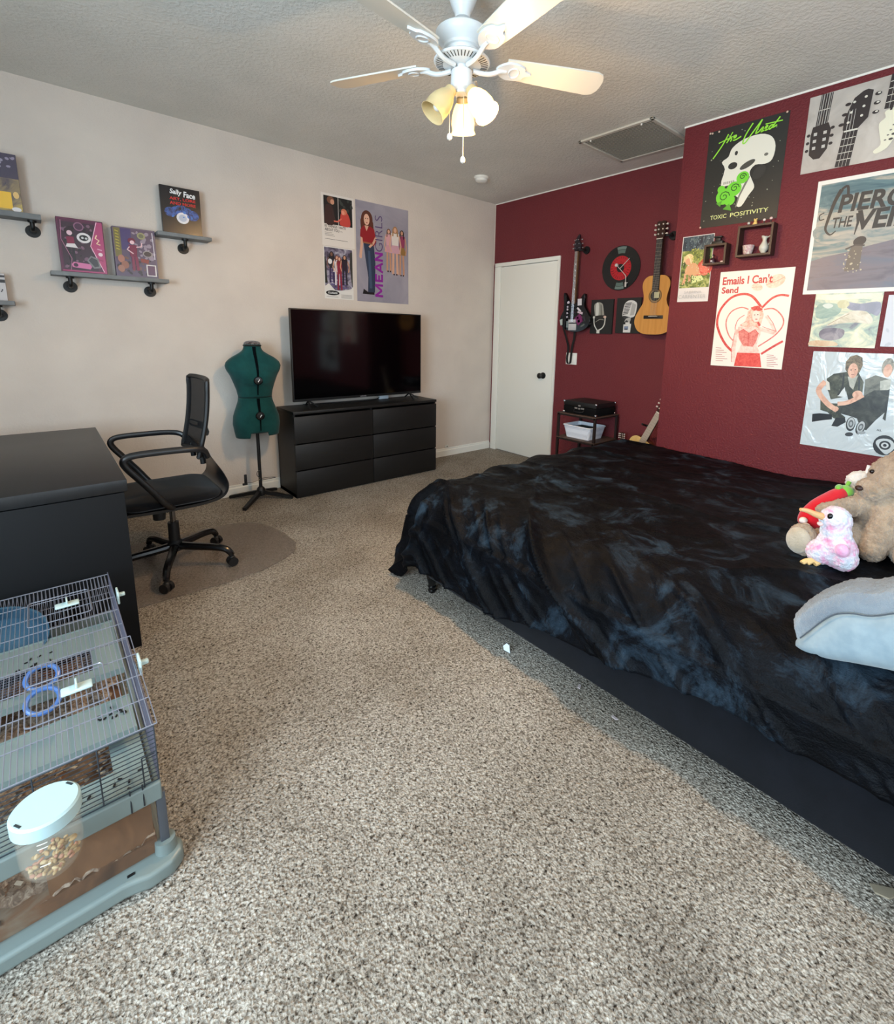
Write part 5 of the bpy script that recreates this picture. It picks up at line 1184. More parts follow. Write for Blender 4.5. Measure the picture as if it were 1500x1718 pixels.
acoustic('half_size_guitar', 'guitar headstock with white pegs just showing over the bed', (-0.10, -1.848, 0.062), 0.50, (math.radians(-1), math.radians(2), 0), M_SPRUCE, 0.02, detail=False, peg=1.5)
stand((-0.085, -1.835, 0), 'low black stand under the short guitar behind the bed', 0.30, 0.7)

# ---------------------------------------------------------------- rack, record player, basket
t = thing('metal_rack', 'dark metal and wood rack by the door holding a record player case', 'rack', (-0.225, -1.535, 0))
rm = mat((40, 30, 28), 0.45, 0.2, name='dark_bronze_metal')
for sx in (-1, 1):
    for sy in (-1, 1): MB().bb((sx*0.17-0.010, sy*0.198-0.010, 0), (sx*0.17+0.010, sy*0.198+0.010, 0.650)).build('post', rm, t)
for z in (0.652, 0.425, 0.16):
    mb = MB(); mb.bb((-0.182, -0.21, z-0.008), (0.182, 0.21, z)); o = mb.build('shelf_board', wood('rustic_board', (58, 42, 36), (92, 72, 60), (2, 10, 2), 0.6), t)
    mb = MB()
    for a in (-0.19, 0.17): mb.bb((-0.185, a, z-0.024), (0.185, a+0.014, z-0.008))
    for a in (-0.180, 0.166): mb.bb((a, -0.2, z-0.024), (a+0.014, 0.2, z-0.008))
    mb.build('rail', rm, t)
t = thing('record_player', 'black suitcase record player with metal corners on the rack', 'record player', (-0.225, -1.548, 0.6525))
MB().bb((-0.152, -0.176, 0.003), (0.152, 0.176, 0.068), 0.005).build('case_base', fuzzy('black_leatherette', (12, 12, 13), (18, 18, 19), 300, 0.3, sheen=0, dist=0.001), t)
MB().bb((-0.152, -0.176, 0.070), (0.152, 0.176, 0.112), 0.005).build('lid', mat((15, 15, 16), 0.5), t)
for sx in (-1, 1):
    for sy in (-1, 1):
        for z in (0.010, 0.105): MB().ell((sx*0.147, sy*0.171, z), (0.013, 0.013, 0.011), None, 12).build('corner_guard', M_CHROME, t)
for (y, z, w) in [(0.035, 0.055, 0.030), (-0.035, 0.055, 0.034), (0.0, 0.078, 0.024), (0.0, 0.052, 0.022)]:
    MB().box((-0.155, y, z), (0.006, w, 0.014), None, 0.002).build('latch', mat((176, 170, 166), 0.3, 0.7), t)
MB().tube(smooth_curve([(-0.155, 0.05, 0.040), (-0.170, 0.045, 0.026), (-0.172, 0, 0.022), (-0.170, -0.045, 0.026), (-0.155, -0.05, 0.040)], 4), 0.005, 8).build('handle', M_BLACK, t)
t = thing('storage_basket', 'white perforated plastic basket on the lower rack shelf', 'basket', (-0.245, -1.520, 0.4255))
wb = new('white_perforated_plastic', 0.5); n, l, b = nodes(wb)
v = n.new('ShaderNodeTexVoronoi'); v.inputs['Scale'].default_value = 90; v.inputs['Randomness'].default_value = 0.0; l.new(coords(wb), v.inputs['Vector'])
r = ramp(wb, v.outputs['Distance'], [(0.28, (176, 182, 194)), (0.36, (226, 230, 238))]); l.new(r.outputs[0], b.inputs['Base Color'])
mb = MB(); lo_ = rr(-0.105, 0.105, -0.125, 0.125, 0.02); hi_ = rr(-0.125, 0.125, -0.15, 0.15, 0.025); hi2 = rr(-0.119, 0.119, -0.144, 0.144, 0.02); lo2 = rr(-0.10, 0.10, -0.12, 0.12, 0.018)
mb.skin([mb.ring([Vector((x, y, 0.0)) for x, y in lo_]), mb.ring([Vector((x, y, 0.112)) for x, y in hi_]), mb.ring([Vector((x, y, 0.112)) for x, y in hi2]), mb.ring([Vector((x, y, 0.008)) for x, y in lo2])], True, True, True)
mb.build('basket_body', wb, t)
mb = MB(); mb.tube([Vector((x*1.01, y*1.01, 0.112)) for x, y in hi_]+[Vector((hi_[0][0]*1.01, hi_[0][1]*1.01, 0.112))], 0.006, 6); mb.build('rim', mat((230, 232, 238), 0.4), t)
o = MB().bb((-0.06, -0.10, 0.0), (0.085, 0.10, 0.085), 0.004).build('folded_cloth', mat((40, 50, 46), 0.9)); o.location = (-0.245, -1.530, 0.435)
tag(o, 'dark green folded cloth inside the white basket', 'cloth')

# ---------------------------------------------------------------- bed
BXN, BXF, BYF, BYH = -2.530, -0.56, -2.20, -4.35
t = thing('bed', 'black upholstered bed under a black plush blanket', 'bed', (-1.545, -3.27, 0))
def rb(lo, hi): return Vector(lo)-Vector((-1.545, -3.27, 0)), Vector(hi)-Vector((-1.545, -3.27, 0))
a, b = rb((BXN, BYH, 0.092), (BXF, BYF, 0.36)); MB().bb(a, b, 0.008).build('base_frame', fuzzy('black_bed_fabric', (11, 13, 18), (15, 17, 23), 260, 0.35, sheen=0.1, dist=0.002), t)
a, b = rb((BXN+0.12, BYH, 0.36), (BXF, BYF-0.10, 0.480)); MB().bb(a, b, 0.055).build('mattress', mat((24, 24, 26), 0.8), t)
for (x, y) in [(BXN+0.03, BYF-0.02), (BXF-0.06, BYF-0.06), (BXN+0.03, BYH+0.06), (BXF-0.06, BYH+0.06)]:
    p = Vector((x, y, 0))-Vector((-1.545, -3.27, 0))
    MB().lathe([(0.018, 0), (0.021, 0.012), (0.018, 0.016), (0.020, 0.030), (0.024, 0.034), (0.019, 0.040), (0.027, 0.075), (0.032, 0.098), (0.032, 0.11)], p, 20).build('leg', M_BLACKG, t)

# blanket: one draped sheet
def nz(x, y, s, seed=0): return noise.noise(Vector((x*s+seed, y*s-seed*1.7, seed*0.37)))
def ridge(v, k=2.0): return (1-abs(v))**k
def make_blanket():
    mb = MB()
    XT0, XT1 = -0.585, -2.335      # flat region across
    YT0, YT1 = -2.165, -4.45       # foot edge, head end
    NX, NY = 250, 270
    R = 0.19
    Q = R*PI/2
    def over_x(y):
        f = max(0, min(1, (YT0-y)/1.85))
        return Q + 0.215 - 0.185*f**1.3 + 0.016*math.sin(y*4.1) + 0.010*math.sin(y*9.3+1)
    rings = []
    for j in range(NY+1):
        row = []
        Y = (YT0+0.44) + (YT1-(YT0+0.44))*j/NY
        yy = min(Y, YT0); oxm = over_x(yy)
        for i in range(NX+1):
            X = XT0+0.04 + ((XT1-oxm)-(XT0+0.04))*i/NX
            dx = max(0.0, XT1-X); dy = max(0.0, Y-YT0)
            bx = max(X, XT1); by = yy
            d = math.hypot(dx, dy)
            corner = dx > 0 and dy > 0
            top = 0.530 + 0.032*max(0, math.sin(max(0, min(1, (XT0-bx)/(XT0-XT1)))*PI))**0.7
            ux, uy = (-dx/d, dy/d) if d > 1e-9 else (0, 0)
            if d < Q: a = d/R; out = R*math.sin(a); dz = R*(1-math.cos(a))
            else:
                e = d-Q; fl = 0.10 + (0.16*math.sin(2*math.atan2(dy, dx)) if corner else 0)
                out = R + fl*e + 0.012; dz = R + e*0.985
            P = Vector((bx+ux*out, by+uy*out, top-dz))
            a = min(d/R, PI/2)
            nrm = Vector((ux*math.sin(a), uy*math.sin(a), math.cos(a)))
            s_ = min(1, d/0.10); g = YT0-by
            lead = max(0.0, 1-max(0.0, bx-XT1)/0.75)
            h = 0.0
            sl = min(dx, 0.5)+0.55*max(0.0, XT1-bx) - 0.8*max(0.0, bx-XT1)
            w1 = ridge(math.sin(g*5.2 - sl*7.6 + 1.6*nz(bx, by-sl, 1.1, 3)), 5)
            w2 = ridge(math.sin(g*9.5 - sl*12.5 + 2.2*nz(bx, by, 1.5, 7)+1.0), 6)
            w3 = ridge(math.sin(g*17.0 - sl*20.0 + 2.5*nz(bx, by, 2.2, 11)), 4)
            am = lead*(0.25+0.75*s_)
            h += am*(0.047*w1*max(0.15, 0.6+1.0*nz(bx, by, 1.1, 5)) + 0.032*w2*max(0.1, 0.5+nz(bx, by, 1.9, 8)) + 0.011*w3)
            if dy > 0: h += 0.028*s_*math.sin(bx*16+2*nz(bx, by, 2, 9))*min(1, dy/0.15)
            if corner:
                th = math.atan2(dy, dx); h += 0.045*min(1, d/0.22)*math.sin(th*8.0+0.4)*math.sin(2*th)
            tp = 1-0.8*s_
            h += 0.024*tp*nz(bx, by, 2.0, 1) + 0.009*nz(X, Y, 6, 2)
            h += 0.024*tp*ridge(math.sin(bx*6.5+by*1.2+2.6*nz(bx, by, 1.2, 4)), 6)*max(0, 0.4+1.2*nz(bx, by, 1.0, 6))
            h += 0.014*tp*ridge(math.sin(bx*13+by*4+3*nz(bx, by, 1.6, 14)), 5)*max(0, 0.3+1.2*nz(bx, by, 1.3, 16))
            h += 0.003*noise.noise(Vector((X*24, Y*24, 1.0)))
            P += nrm*h
            if P.z < 0.40 and P.y <= BYF+0.015 and dx > 0: P.x = min(P.x, BXN-0.010)
            if P.z < 0.40 and dx <= 0 and dy > 0: P.y = max(P.y, BYF+0.015)
            P.z = max(P.z, 0.014+0.004*math.sin(X*60)); P.x = min(P.x, BX-0.02)
            row.append(P)
        rings.append(mb.ring(row))
    mb.skin(rings, False)
    return mb
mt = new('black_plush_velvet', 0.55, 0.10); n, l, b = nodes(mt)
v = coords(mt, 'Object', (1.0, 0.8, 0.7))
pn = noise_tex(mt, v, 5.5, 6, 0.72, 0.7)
pr_ = ramp(mt, pn.outputs[0], [(0.44, (2, 3, 6)), (0.53, (7, 10, 16)), (0.68, (40, 54, 66))]); l.new(pr_.outputs[0], b.inputs['Base Color'])  # paler blue-grey patches put the sheen of the nap into the base colour
sr = ramp(mt, pn.outputs[0], [(0.36, (0, 0, 0)), (0.56, (8, 8, 8)), (0.72, (70, 70, 70))]); l.new(sr.outputs[0], b.inputs['Sheen Weight'])
b.inputs['Sheen Roughness'].default_value = 0.35; b.inputs['Sheen Tint'].default_value = (0.55, 0.68, 0.85, 1)
fb = noise_tex(mt, coords(mt), 190, 3, 0.6); sb_ = noise_tex(mt, coords(mt, 'Object', (1, 0.4, 1)), 24, 4, 0.6, 1.0)
ad = n.new('ShaderNodeMath'); ad.operation = 'MULTIPLY_ADD'; ad.inputs[1].default_value = 3.0; l.new(sb_.outputs[0], ad.inputs[0]); l.new(fb.outputs[0], ad.inputs[2]); bump(mt, ad.outputs[0], 0.55, 0.004)
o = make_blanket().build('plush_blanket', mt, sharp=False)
tag(o, 'shiny black plush blanket draped over the bed', 'blanket')
so_ = o.modifiers.new('thickness', 'SOLIDIFY'); so_.thickness = 0.006; so_.offset = 0

# bits on the floor by the bed
o = MB().prism([(0, 0), (0.03, 0.005), (0.036, 0.02), (0.022, 0.035), (0.008, 0.03)], lambda u, v, w: Vector((u, w*0.2, v)), 0, 0.01).build('paper_scrap', mat((210, 222, 232), 0.6)); o.location = (-2.548, -2.842, 0.004); o.rotation_euler = (0.3, 0, 1.9)
tag(o, 'small crumpled white paper scrap under the bed edge', 'paper')
for (x, y, r_) in [(-2.50, -3.17, 0.3), (-2.52, -3.35, 1.2)]:
    o = MB().prism([(0, 0), (0.026, 0.004), (0.020, 0.014), (0.002, 0.011)], lambda u, v, w: Vector((u, v, w)), 0, 0.003).build('paper_scrap', mat((190, 176, 176), 0.6)); o.location = (x, y, 0.008); o.rotation_euler = (0.1, 0.1, r_)
    tag(o, 'flat torn scrap along the bed side, %s the crumpled white one' % ('nearer' if r_ < 1 else 'farther from'), 'paper')
o = MB().prism([(0, 0), (0.05, 0.006), (0.046, 0.03), (0.02, 0.036), (0.0, 0.02)], lambda u, v, w: Vector((u, v, w)), 0, 0.004).build('cardboard_scrap', mat((150, 138, 118), 0.8)); o.location = (-2.47, -4.10, 0.006); o.rotation_euler = (0.15, 0.1, 2.0)
tag(o, 'tan cardboard scrap on the carpet at the lower right edge', 'cardboard')

# ---------------------------------------------------------------- soft toys on the bed
M_BEAR = fuzzy('tan_curly_plush', (168, 140, 112), (192, 164, 134), 130, 1.0, patch=30, dist=0.012)
M_BPAD = fuzzy('pale_plush_pad', (184, 166, 142), (196, 180, 158), 130, 0.6, patch=20)
def limb(mb, a, b, ra, rb_, n=7):
    a, b = Vector(a), Vector(b)
    for k in range(n): f = k/(n-1); mb.ell(a+(b-a)*f, ra+(rb_-ra)*f, None, 14)
clouds = bpy.data.textures.new('curl_noise', 'CLOUDS'); clouds.noise_scale = 0.009; clouds.noise_depth = 1
def remesh(o, vox=0.0038, sm=8, curl=0.011):
    r = o.modifiers.new('merge', 'REMESH'); r.mode = 'VOXEL'; r.voxel_size = vox; r.use_smooth_shade = True
    s = o.modifiers.new('smooth', 'SMOOTH'); s.factor = 0.6; s.iterations = sm
    if curl:
        d_ = o.modifiers.new('curls', 'DISPLACE'); d_.texture = clouds; d_.strength = curl; d_.mid_level = 0.5; d_.texture_coords = 'LOCAL'
    return o
t = thing('teddy_bear', 'tan curly teddy bear sitting on the black blanket', 'soft toy', (-1.62, -3.84, 0.55))
O = Vector((-1.62, -3.84, 0.55))
def L_(x, y, z): return Vector((x, y, z))-O
mb = MB()
mb.ell(L_(-1.590, -3.870, 0.675), (0.105, 0.11, 0.125)); mb.ell(L_(-1.560, -3.885, 0.845), (0.098, 0.105, 0.095)); mb.ell(L_(-1.630, -3.815, 0.800), (0.055, 0.055, 0.046)); mb.ell(L_(-1.60, -3.86, 0.83), (0.07, 0.07, 0.06))
mb.ell(L_(-1.555, -3.925, 0.90), (0.10, 0.10, 0.075)); mb.ell(L_(-1.55, -4.02, 0.95), 0.035)
limb(mb, L_(-1.640, -3.790, 0.735), L_(-1.770, -3.705, 0.715), 0.040, 0.032)
limb(mb, L_(-1.655, -3.87, 0.700), L_(-1.715, -3.850, 0.600), 0.052, 0.048)
limb(mb, L_(-1.66, -3.80, 0.615), L_(-1.850, -3.690, 0.605), 0.060, 0.048)
mb.ell(L_(-1.880, -3.672, 0.622), (0.036, 0.050, 0.062))
limb(mb, L_(-1.62, -3.92, 0.61), L_(-1.75, -3.97, 0.60), 0.055, 0.045)
remesh(mb.build('bear_body', M_BEAR, t, sharp=False))
lab(MB().ell(L_(-1.908, -3.665, 0.625), (0.018, 0.040, 0.050), None, 18).build('foot_pad', M_BPAD, t), 'pale foot pad')
MB().ell(L_(-1.672, -3.779, 0.806), (0.012, 0.014, 0.010), None, 14).build('nose', mat((48, 26, 20), 0.5), t)
for (x, y, z) in [(-1.640, -3.845, 0.862), (-1.618, -3.800, 0.866)]: MB().ell(L_(x, y, z), 0.0085, None, 12).build('eye', mat((26, 16, 14), 0.2), t)

t = thing('plush_bird', 'pink and white plush bird with a long tan beak', 'soft toy', (-1.885, -3.765, 0.555))
O = Vector((-1.885, -3.765, 0.555))
M_BIRD = fuzzy('pink_white_plush', (236, 150, 186), (232, 214, 224), 90, 0.9, (216, 222, 232), patch=26, dist=0.01)
mb = MB(); mb.ell(L_(-1.880, -3.772, 0.622), (0.060, 0.066, 0.066)); mb.ell(L_(-1.870, -3.758, 0.722), (0.047, 0.050, 0.050)); mb.ell(L_(-1.875, -3.765, 0.68), (0.045, 0.048, 0.05)); mb.ell(L_(-1.905, -3.735, 0.605), (0.045, 0.045, 0.045)); mb.ell(L_(-1.89, -3.80, 0.60), (0.05, 0.045, 0.045))
remesh(mb.build('bird_body', M_BIRD, t, sharp=False), 0.0036, 5, 0.008)
lab(MB().ell(L_(-1.934, -3.800, 0.640), (0.016, 0.022, 0.024), None, 16).build('wing', fuzzy('pink_plush', (240, 160, 196), (236, 190, 214), 90, 0.6, patch=40), t), 'small pink wing tuft')
MB().tube(smooth_curve([L_(-1.895, -3.728, 0.730), L_(-1.918, -3.705, 0.740), L_(-1.940, -3.685, 0.752), L_(-1.958, -3.668, 0.756)], 4), [0.013-0.0006*i for i in range(13)], 10).build('beak', mat((222, 172, 118), 0.6), t)
MB().ell(L_(-1.908, -3.748, 0.742), (0.009, 0.009, 0.011), None, 14).build('eye', mat((12, 12, 14), 0.15), t)
MB().ell(L_(-1.905, -3.722, 0.706), (0.008, 0.010, 0.008), None, 12).build('cheek', mat((240, 200, 190), 0.8), t)
mb = MB()
for (dx, dy) in ((0, 0), (0.016, -0.020), (-0.012, 0.012)): mb.tube(smooth_curve([L_(-1.925, -3.735, 0.578), L_(-1.942+dx, -3.722+dy, 0.575), L_(-1.958+dx, -3.712+dy, 0.567)], 3), 0.009, 8)
mb.build('foot', mat((226, 184, 122), 0.7), t)

t = thing('plush_chili', 'red plush chili pepper with a green cap in the bear arms', 'soft toy', (-1.70, -3.71, 0.60))
O = Vector((-1.70, -3.71, 0.60))
path = smooth_curve([L_(-1.79, -3.66, 0.640), L_(-1.765, -3.665, 0.675), L_(-1.725, -3.682, 0.715), L_(-1.675, -3.705, 0.748), L_(-1.635, -3.725, 0.765)], 5)
MB().tube(path, [0.012, 0.028, 0.036, 0.040, 0.042, 0.043, 0.043, 0.042, 0.041, 0.040, 0.038, 0.036, 0.034, 0.032, 0.030, 0.029, 0.028, 0.027, 0.026, 0.025, 0.022], 20).build('pepper_body', fuzzy('red_plush', (196, 20, 34), (212, 30, 42), 200, 0.3, sheen=0.3, dist=0.003), t)
mb = MB(); mb.ell(L_(-1.622, -3.730, 0.770), (0.030, 0.030, 0.024)); mb.ell(L_(-1.640, -3.712, 0.785), (0.026, 0.012, 0.012)); mb.ell(L_(-1.62, -3.738, 0.75), (0.026, 0.014, 0.018)); mb.tube([L_(-1.62, -3.73, 0.78), L_(-1.60, -3.735, 0.805)], 0.008, 8)
mb.build('leaf_cap', fuzzy('green_plush', (110, 170, 60), (132, 190, 76), 200, 0.3, dist=0.003), t)
for p in (L_(-1.835, -3.655, 0.680), L_(-1.86, -3.672, 0.668)): MB().ell(p, (0.020, 0.014, 0.012), None, 12).build('mitten', mat((232, 216, 206), 0.8), t)
t = thing('plush_unicorn', 'white plush toy with a tiny horn peeking behind the teddy bear', 'soft toy', (-1.49, -3.755, 0.62))
O = Vector((-1.49, -3.755, 0.62))
mb = MB(); mb.ell(L_(-1.500, -3.755, 0.79), (0.045, 0.05, 0.045)); mb.ell(L_(-1.49, -3.765, 0.70), (0.05, 0.06, 0.10)); remesh(mb.build('toy_body', fuzzy('white_plush', (224, 220, 214), (236, 232, 226), 150, 0.5), t, sharp=False))
MB().cyl(L_(-1.495, -3.770, 0.825), L_(-1.490, -3.772, 0.862), 0.009, 0.008, 10).build('horn', mat((232, 226, 224), 0.7), t)

# backrest pillow arm
t = thing('backrest_pillow', 'light grey plush backrest pillow arm with a sherpa rim', 'pillow', (-2.37, -3.95, 0.50))
O = Vector((-2.37, -3.95, 0.50))
outl = c2([(-3.790, 0.560), (-3.803, 0.600), (-3.835, 0.650), (-3.875, 0.692), (-3.910, 0.716), (-3.945, 0.726), (-3.99, 0.758), (-4.06, 0.800), (-4.16, 0.82), (-4.24, 0.78), (-4.25, 0.58), (-4.13, 0.565), (-4.03, 0.556), (-3.95, 0.535), (-3.86, 0.512), (-3.812, 0.508)], 5)
cy_, cz_ = -3.99, 0.63
def layer(mb, k, x): return mb.ring([L_(x, cy_+(y-cy_)*k, cz_+(z-cz_)*k) for y, z in outl])
mb = MB(); mb.skin([layer(mb, 0.80, -2.428), layer(mb, 0.95, -2.420), layer(mb, 1.0, -2.385), layer(mb, 1.0, -2.335), layer(mb, 0.95, -2.295), layer(mb, 0.7, -2.285)], True, True, True)
lab(remesh(mb.build('sherpa_rim', fuzzy('grey_sherpa', (128, 134, 142), (146, 152, 158), 170, 0.9, dist=0.008), t, sharp=False), 0.0045, 3, 0.006), 'fluffy grey rim')
out2 = c2([(-3.806, 0.505), (-3.838, 0.572), (-3.878, 0.636), (-3.915, 0.662), (-3.96, 0.676), (-4.02, 0.715), (-4.10, 0.745), (-4.22, 0.74), (-4.25, 0.58), (-4.13, 0.565), (-4.03, 0.552), (-3.95, 0.530), (-3.86, 0.502)], 5)
def layer2(mb, k, x): return mb.ring([L_(x, cy_+(y-cy_)*k+0, 0.61+(z-0.61)*k) for y, z in out2])
mb = MB(); mb.skin([layer2(mb, 0.3, -2.462), layer2(mb, 0.6, -2.457), layer2(mb, 0.85, -2.445), layer2(mb, 0.97, -2.430), layer2(mb, 1.0, -2.415), layer2(mb, 0.98, -2.39)], True, True, True)
lab(mb.build('suede_side', fuzzy('pale_grey_suede', (132, 148, 156), (148, 162, 168), 120, 0.25, patch=14, sheen=0.3, dist=0.003), t, sharp=False), 'smooth pale side panel')

mb = MB(); mb.tube([L_(-2.440, y-0.001, z) for y, z in out2[3:38]], 0.0018, 6); mb.build('seam', mat((70, 78, 86), 0.8), t)

# ---------------------------------------------------------------- hamster cage
CX0, CX1, CYF, CYB = -4.45, -3.80, -2.85, -1.868
t = thing('hamster_cage', 'two-level wire hamster cage with a teal plastic base', 'cage', (-4.12, -2.36, 0))
O = Vector((-4.12, -2.36, 0))
tp_ = mat((116, 127, 124), 0.35, name='grey_teal_plastic'); tw = mat((150, 152, 164), 0.3, 0.5, name='cage_wire'); tp2 = mat((132, 146, 142), 0.45, name='pale_teal_plastic')
def cb(name, lo, hi, m, bev=0.0, par=None): return MB().bb(L_(*lo), L_(*hi), bev).build(name, m, par or t)
# base foot with bumps at the corners
mb = MB(); zb = 0.045
pts = [(CX0, CYB), (CX1-0.01, CYB), (CX1, CYB-0.02), (CX1, CYF+0.02), (CX1+0.020, CYF+0.03), (CX1+0.034, CYF+0.005), (CX1+0.030, CYF-0.025), (CX1+0.005, CYF-0.045), (CX1-0.045, CYF-0.050), (CX1-0.075, CYF-0.040), (CX1-0.095, CYF-0.036), (CX0, CYF-0.036)]
mb.prism(pts, lambda u, v, w: L_(u, v, w), 0.004, zb); mod_bevel(mb.build('base_tray', tp_, t), 0.014, 4)
cb('tray_vent', (CX1-0.085, CYF-0.022, zb+0.0005), (CX1-0.070, CYF-0.015, zb+0.0015), M_BLACK)
clear = new('smoky_clear_plastic', 0.12, 0.4); n, l, b = nodes(clear)
b.inputs['Base Color'].default_value = lin((120, 100, 84)); b.inputs['Alpha'].default_value = 0.12
clear2 = new('clear_jar_plastic', 0.1, 0.5); n, l, b = nodes(clear2); b.inputs['Base Color'].default_value = lin((190, 178, 160)); b.inputs['Alpha'].default_value = 0.13
mb = MB(); z0, z1 = zb-0.005, 0.205
mb.bb(L_(CX0, CYF, z0), L_(CX1-0.012, CYF+0.003, z1)); mb.bb(L_(CX1-0.015, CYF, z0), L_(CX1-0.012, CYB, z1)); mb.bb(L_(CX0, CYB-0.003, z0), L_(CX1-0.012, CYB, z1)); mb.bb(L_(CX0, CYF, z0), L_(CX0+0.003, CYB, z1))
mb.build('clear_tub', clear, t)
# rail round the middle
mb = MB()
mb.bb(L_(CX0, CYF-0.010, 0.200), L_(CX1+0.002, CYF+0.006, 0.250)); mb.bb(L_(CX1-0.012, CYF+0.0065, 0.200), L_(CX1+0.002, CYB-0.0045, 0.240)); mb.bb(L_(CX0, CYB-0.004, 0.200), L_(CX1, CYB+0.006, 0.240))
mod_bevel(mb.build('middle_rail', tp_, t), 0.004, 3)
cb('corner_post', (CX1-0.012, CYF-0.006, zb), (CX1+0.008, CYF+0.012, 0.215), mat((74, 76, 82), 0.4), 0.003)
MB().cyl(L_(CX1-0.002, CYF+0.002, zb-0.002), L_(CX1-0.002, CYF+0.002, zb+0.03), 0.024, 0.022, 20).build('post_socket', tp_, t)
# bedding and sawdust inside
bed_m = smudge('wood_shaving_bedding', [(0.32, (74, 60, 50)), (0.48, (140, 118, 100)), (0.62, (186, 168, 148)), (0.72, (120, 100, 84))], 55, (1, 1, 1), 1.2, 0.95, 5)
mb = MB(); NXb, NYb = 60, 80; rings = []
for j in range(NYb+1):
    y = CYF+0.006+(CYB-0.01-CYF-0.006)*j/NYb
    rings.append(mb.ring([L_(CX0+0.006+(CX1-0.020-CX0-0.006)*i/NXb, y, 0.088+0.020*noise.noise(Vector((i*0.35, j*0.35, 2)))+0.030*noise.noise(Vector((i*0.07, j*0.07, 5)))+0.012*noise.noise(Vector((i*1.1, j*1.1, 3)))) for i in range(NXb+1)]))
mb.skin(rings, False); o = mb.build('bedding', bed_m, t, sharp=False); o['kind'] = 'stuff'
mb = MB(); rnd = random.Random(4)
for k in range(420):
    x = rnd.uniform(CX0+0.25, CX1-0.03); y = rnd.uniform(CYF+0.02, CYF+0.5)
    a = rnd.uniform(0, PI); R = Matrix.Rotation(a, 3, 'Z') @ Matrix.Rotation(rnd.uniform(-0.5, 0.5), 3, 'X')
    mb.use(mat(rnd.choice([(186, 168, 146), (150, 128, 108), (206, 192, 170), (120, 100, 84)]), 0.9)).box(L_(x, y, 0.112+rnd.uniform(-0.006, 0.012)), (rnd.uniform(0.008, 0.020), rnd.uniform(0.004, 0.009), 0.0012), R)
o = mb.build('wood_shavings', None, t); o['kind'] = 'stuff'
# fill behind the clear front
brown = smudge('brown_litter', [(0.35, (70, 48, 34)), (0.55, (120, 84, 58)), (0.7, (134, 118, 100))], 8, (1, 1, 1), 0.8, 0.95)
mb = MB(); mb.bb(L_(CX0+0.01, CYF+0.005, 0.046), L_(CX1-0.018, CYB-0.01, 0.082)); o = mb.build('packed_litter', brown, t); o['kind'] = 'stuff'
lab(cb('wooden_hide', (-4.02, CYF+0.012, 0.05), (CX1-0.022, CYF+0.022, 0.192), wood('brown_board', (104, 72, 48), (134, 96, 66), (6, 2, 2), 0.7, 4)), 'brown board behind the clear front')
# inner floors
def plate(name, x0, x1, y0, y1, z, hole=None, m=tp2):
    mb = MB()
    if hole is None: mb.bb(L_(x0, y0, z-0.004), L_(x1, y1, z))
    else:
        hx0, hx1, hy0, hy1 = hole
        mb.bb(L_(x0, y0, z-0.004), L_(hx0, y1, z)); mb.bb(L_(hx1, y0, z-0.004), L_(x1, y1, z)); mb.bb(L_(hx0, y0, z-0.004), L_(hx1, hy0, z)); mb.bb(L_(hx0, hy1, z-0.004), L_(hx1, y1, z))
    mb.bb(L_(x0, y0-0.004, z-0.016), L_(x1, y0, z+0.004)); mb.bb(L_(x0, y1, z-0.016), L_(x1, y1+0.004, z+0.004))
    return mb.build(name, m, t)
plate('upper_floor', CX0+0.01, CX1-0.02, -2.690, -2.545, 0.300)
plate('upper_floor', CX0+0.01, CX1-0.015, -2.38, -2.06, 0.292, (-4.13, -3.885, -2.335, -2.205))
plate('lower_floor', -3.882, CX1-0.016, -2.842, -2.55, 0.250)
plate('lower_floor', CX0+0.01, -3.8825, -2.842, -2.765, 0.250)
mb = MB()
for i in range(22): mb.tube([L_(-4.13+i*0.0115, -2.335, 0.288), L_(-4.13+i*0.0115, -2.205, 0.288)], 0.0012, 4)
for i in range(10): mb.tube([L_(-4.13, -2.335+i*0.0143, 0.288), L_(-3.885, -2.335+i*0.0143, 0.288)], 0.0012, 4)
mb.build('floor_grid', mat((96, 96, 108), 0.4, 0.4), t)
mb = MB(); rnd = random.Random(9)
for k in range(16):
    x = rnd.uniform(-3.90, -3.83); y = rnd.uniform(-2.62, -2.57); mb.box(L_(x, y, 0.303), (0.008, 0.003, 0.003), Matrix.Rotation(rnd.uniform(0, PI), 3, 'Z'))
for k in range(10):
    x = rnd.uniform(-4.08, -3.98); y = rnd.uniform(-2.20, -2.15); mb.box(L_(x, y, 0.295), (0.010, 0.003, 0.003), Matrix.Rotation(rnd.uniform(0, PI), 3, 'Z'))
for k in range(8):
    x = rnd.uniform(-3.96, -3.83); y = rnd.uniform(-2.84, -2.76); mb.box(L_(x, y, 0.253), (0.009, 0.004, 0.003), Matrix.Rotation(rnd.uniform(0, PI), 3, 'Z'))
o = mb.build('droppings', mat((28, 24, 22), 0.8), t); o['kind'] = 'stuff'
# exercise wheel: translucent blue disc dish
wm = new('blue_translucent_plastic', 0.25, 0.5); n, l, b = nodes(wm); b.inputs['Base Color'].default_value = lin((66, 104, 128)); b.inputs['Alpha'].default_value = 0.72
Rw = Matrix.Rotation(math.radians(-62), 3, 'X') @ Matrix.Identity(3)
wc_ = L_(-4.115, -1.99, 0.255)
MB().lathe([(0.002, -0.004), (0.125, 0), (0.135, 0.012), (0.135, 0.075), (0.128, 0.075), (0.128, 0.016), (0.002, 0.004)], wc_, 48, Matrix.Rotation(math.radians(28), 3, 'X')).build('exercise_wheel', wm, t)
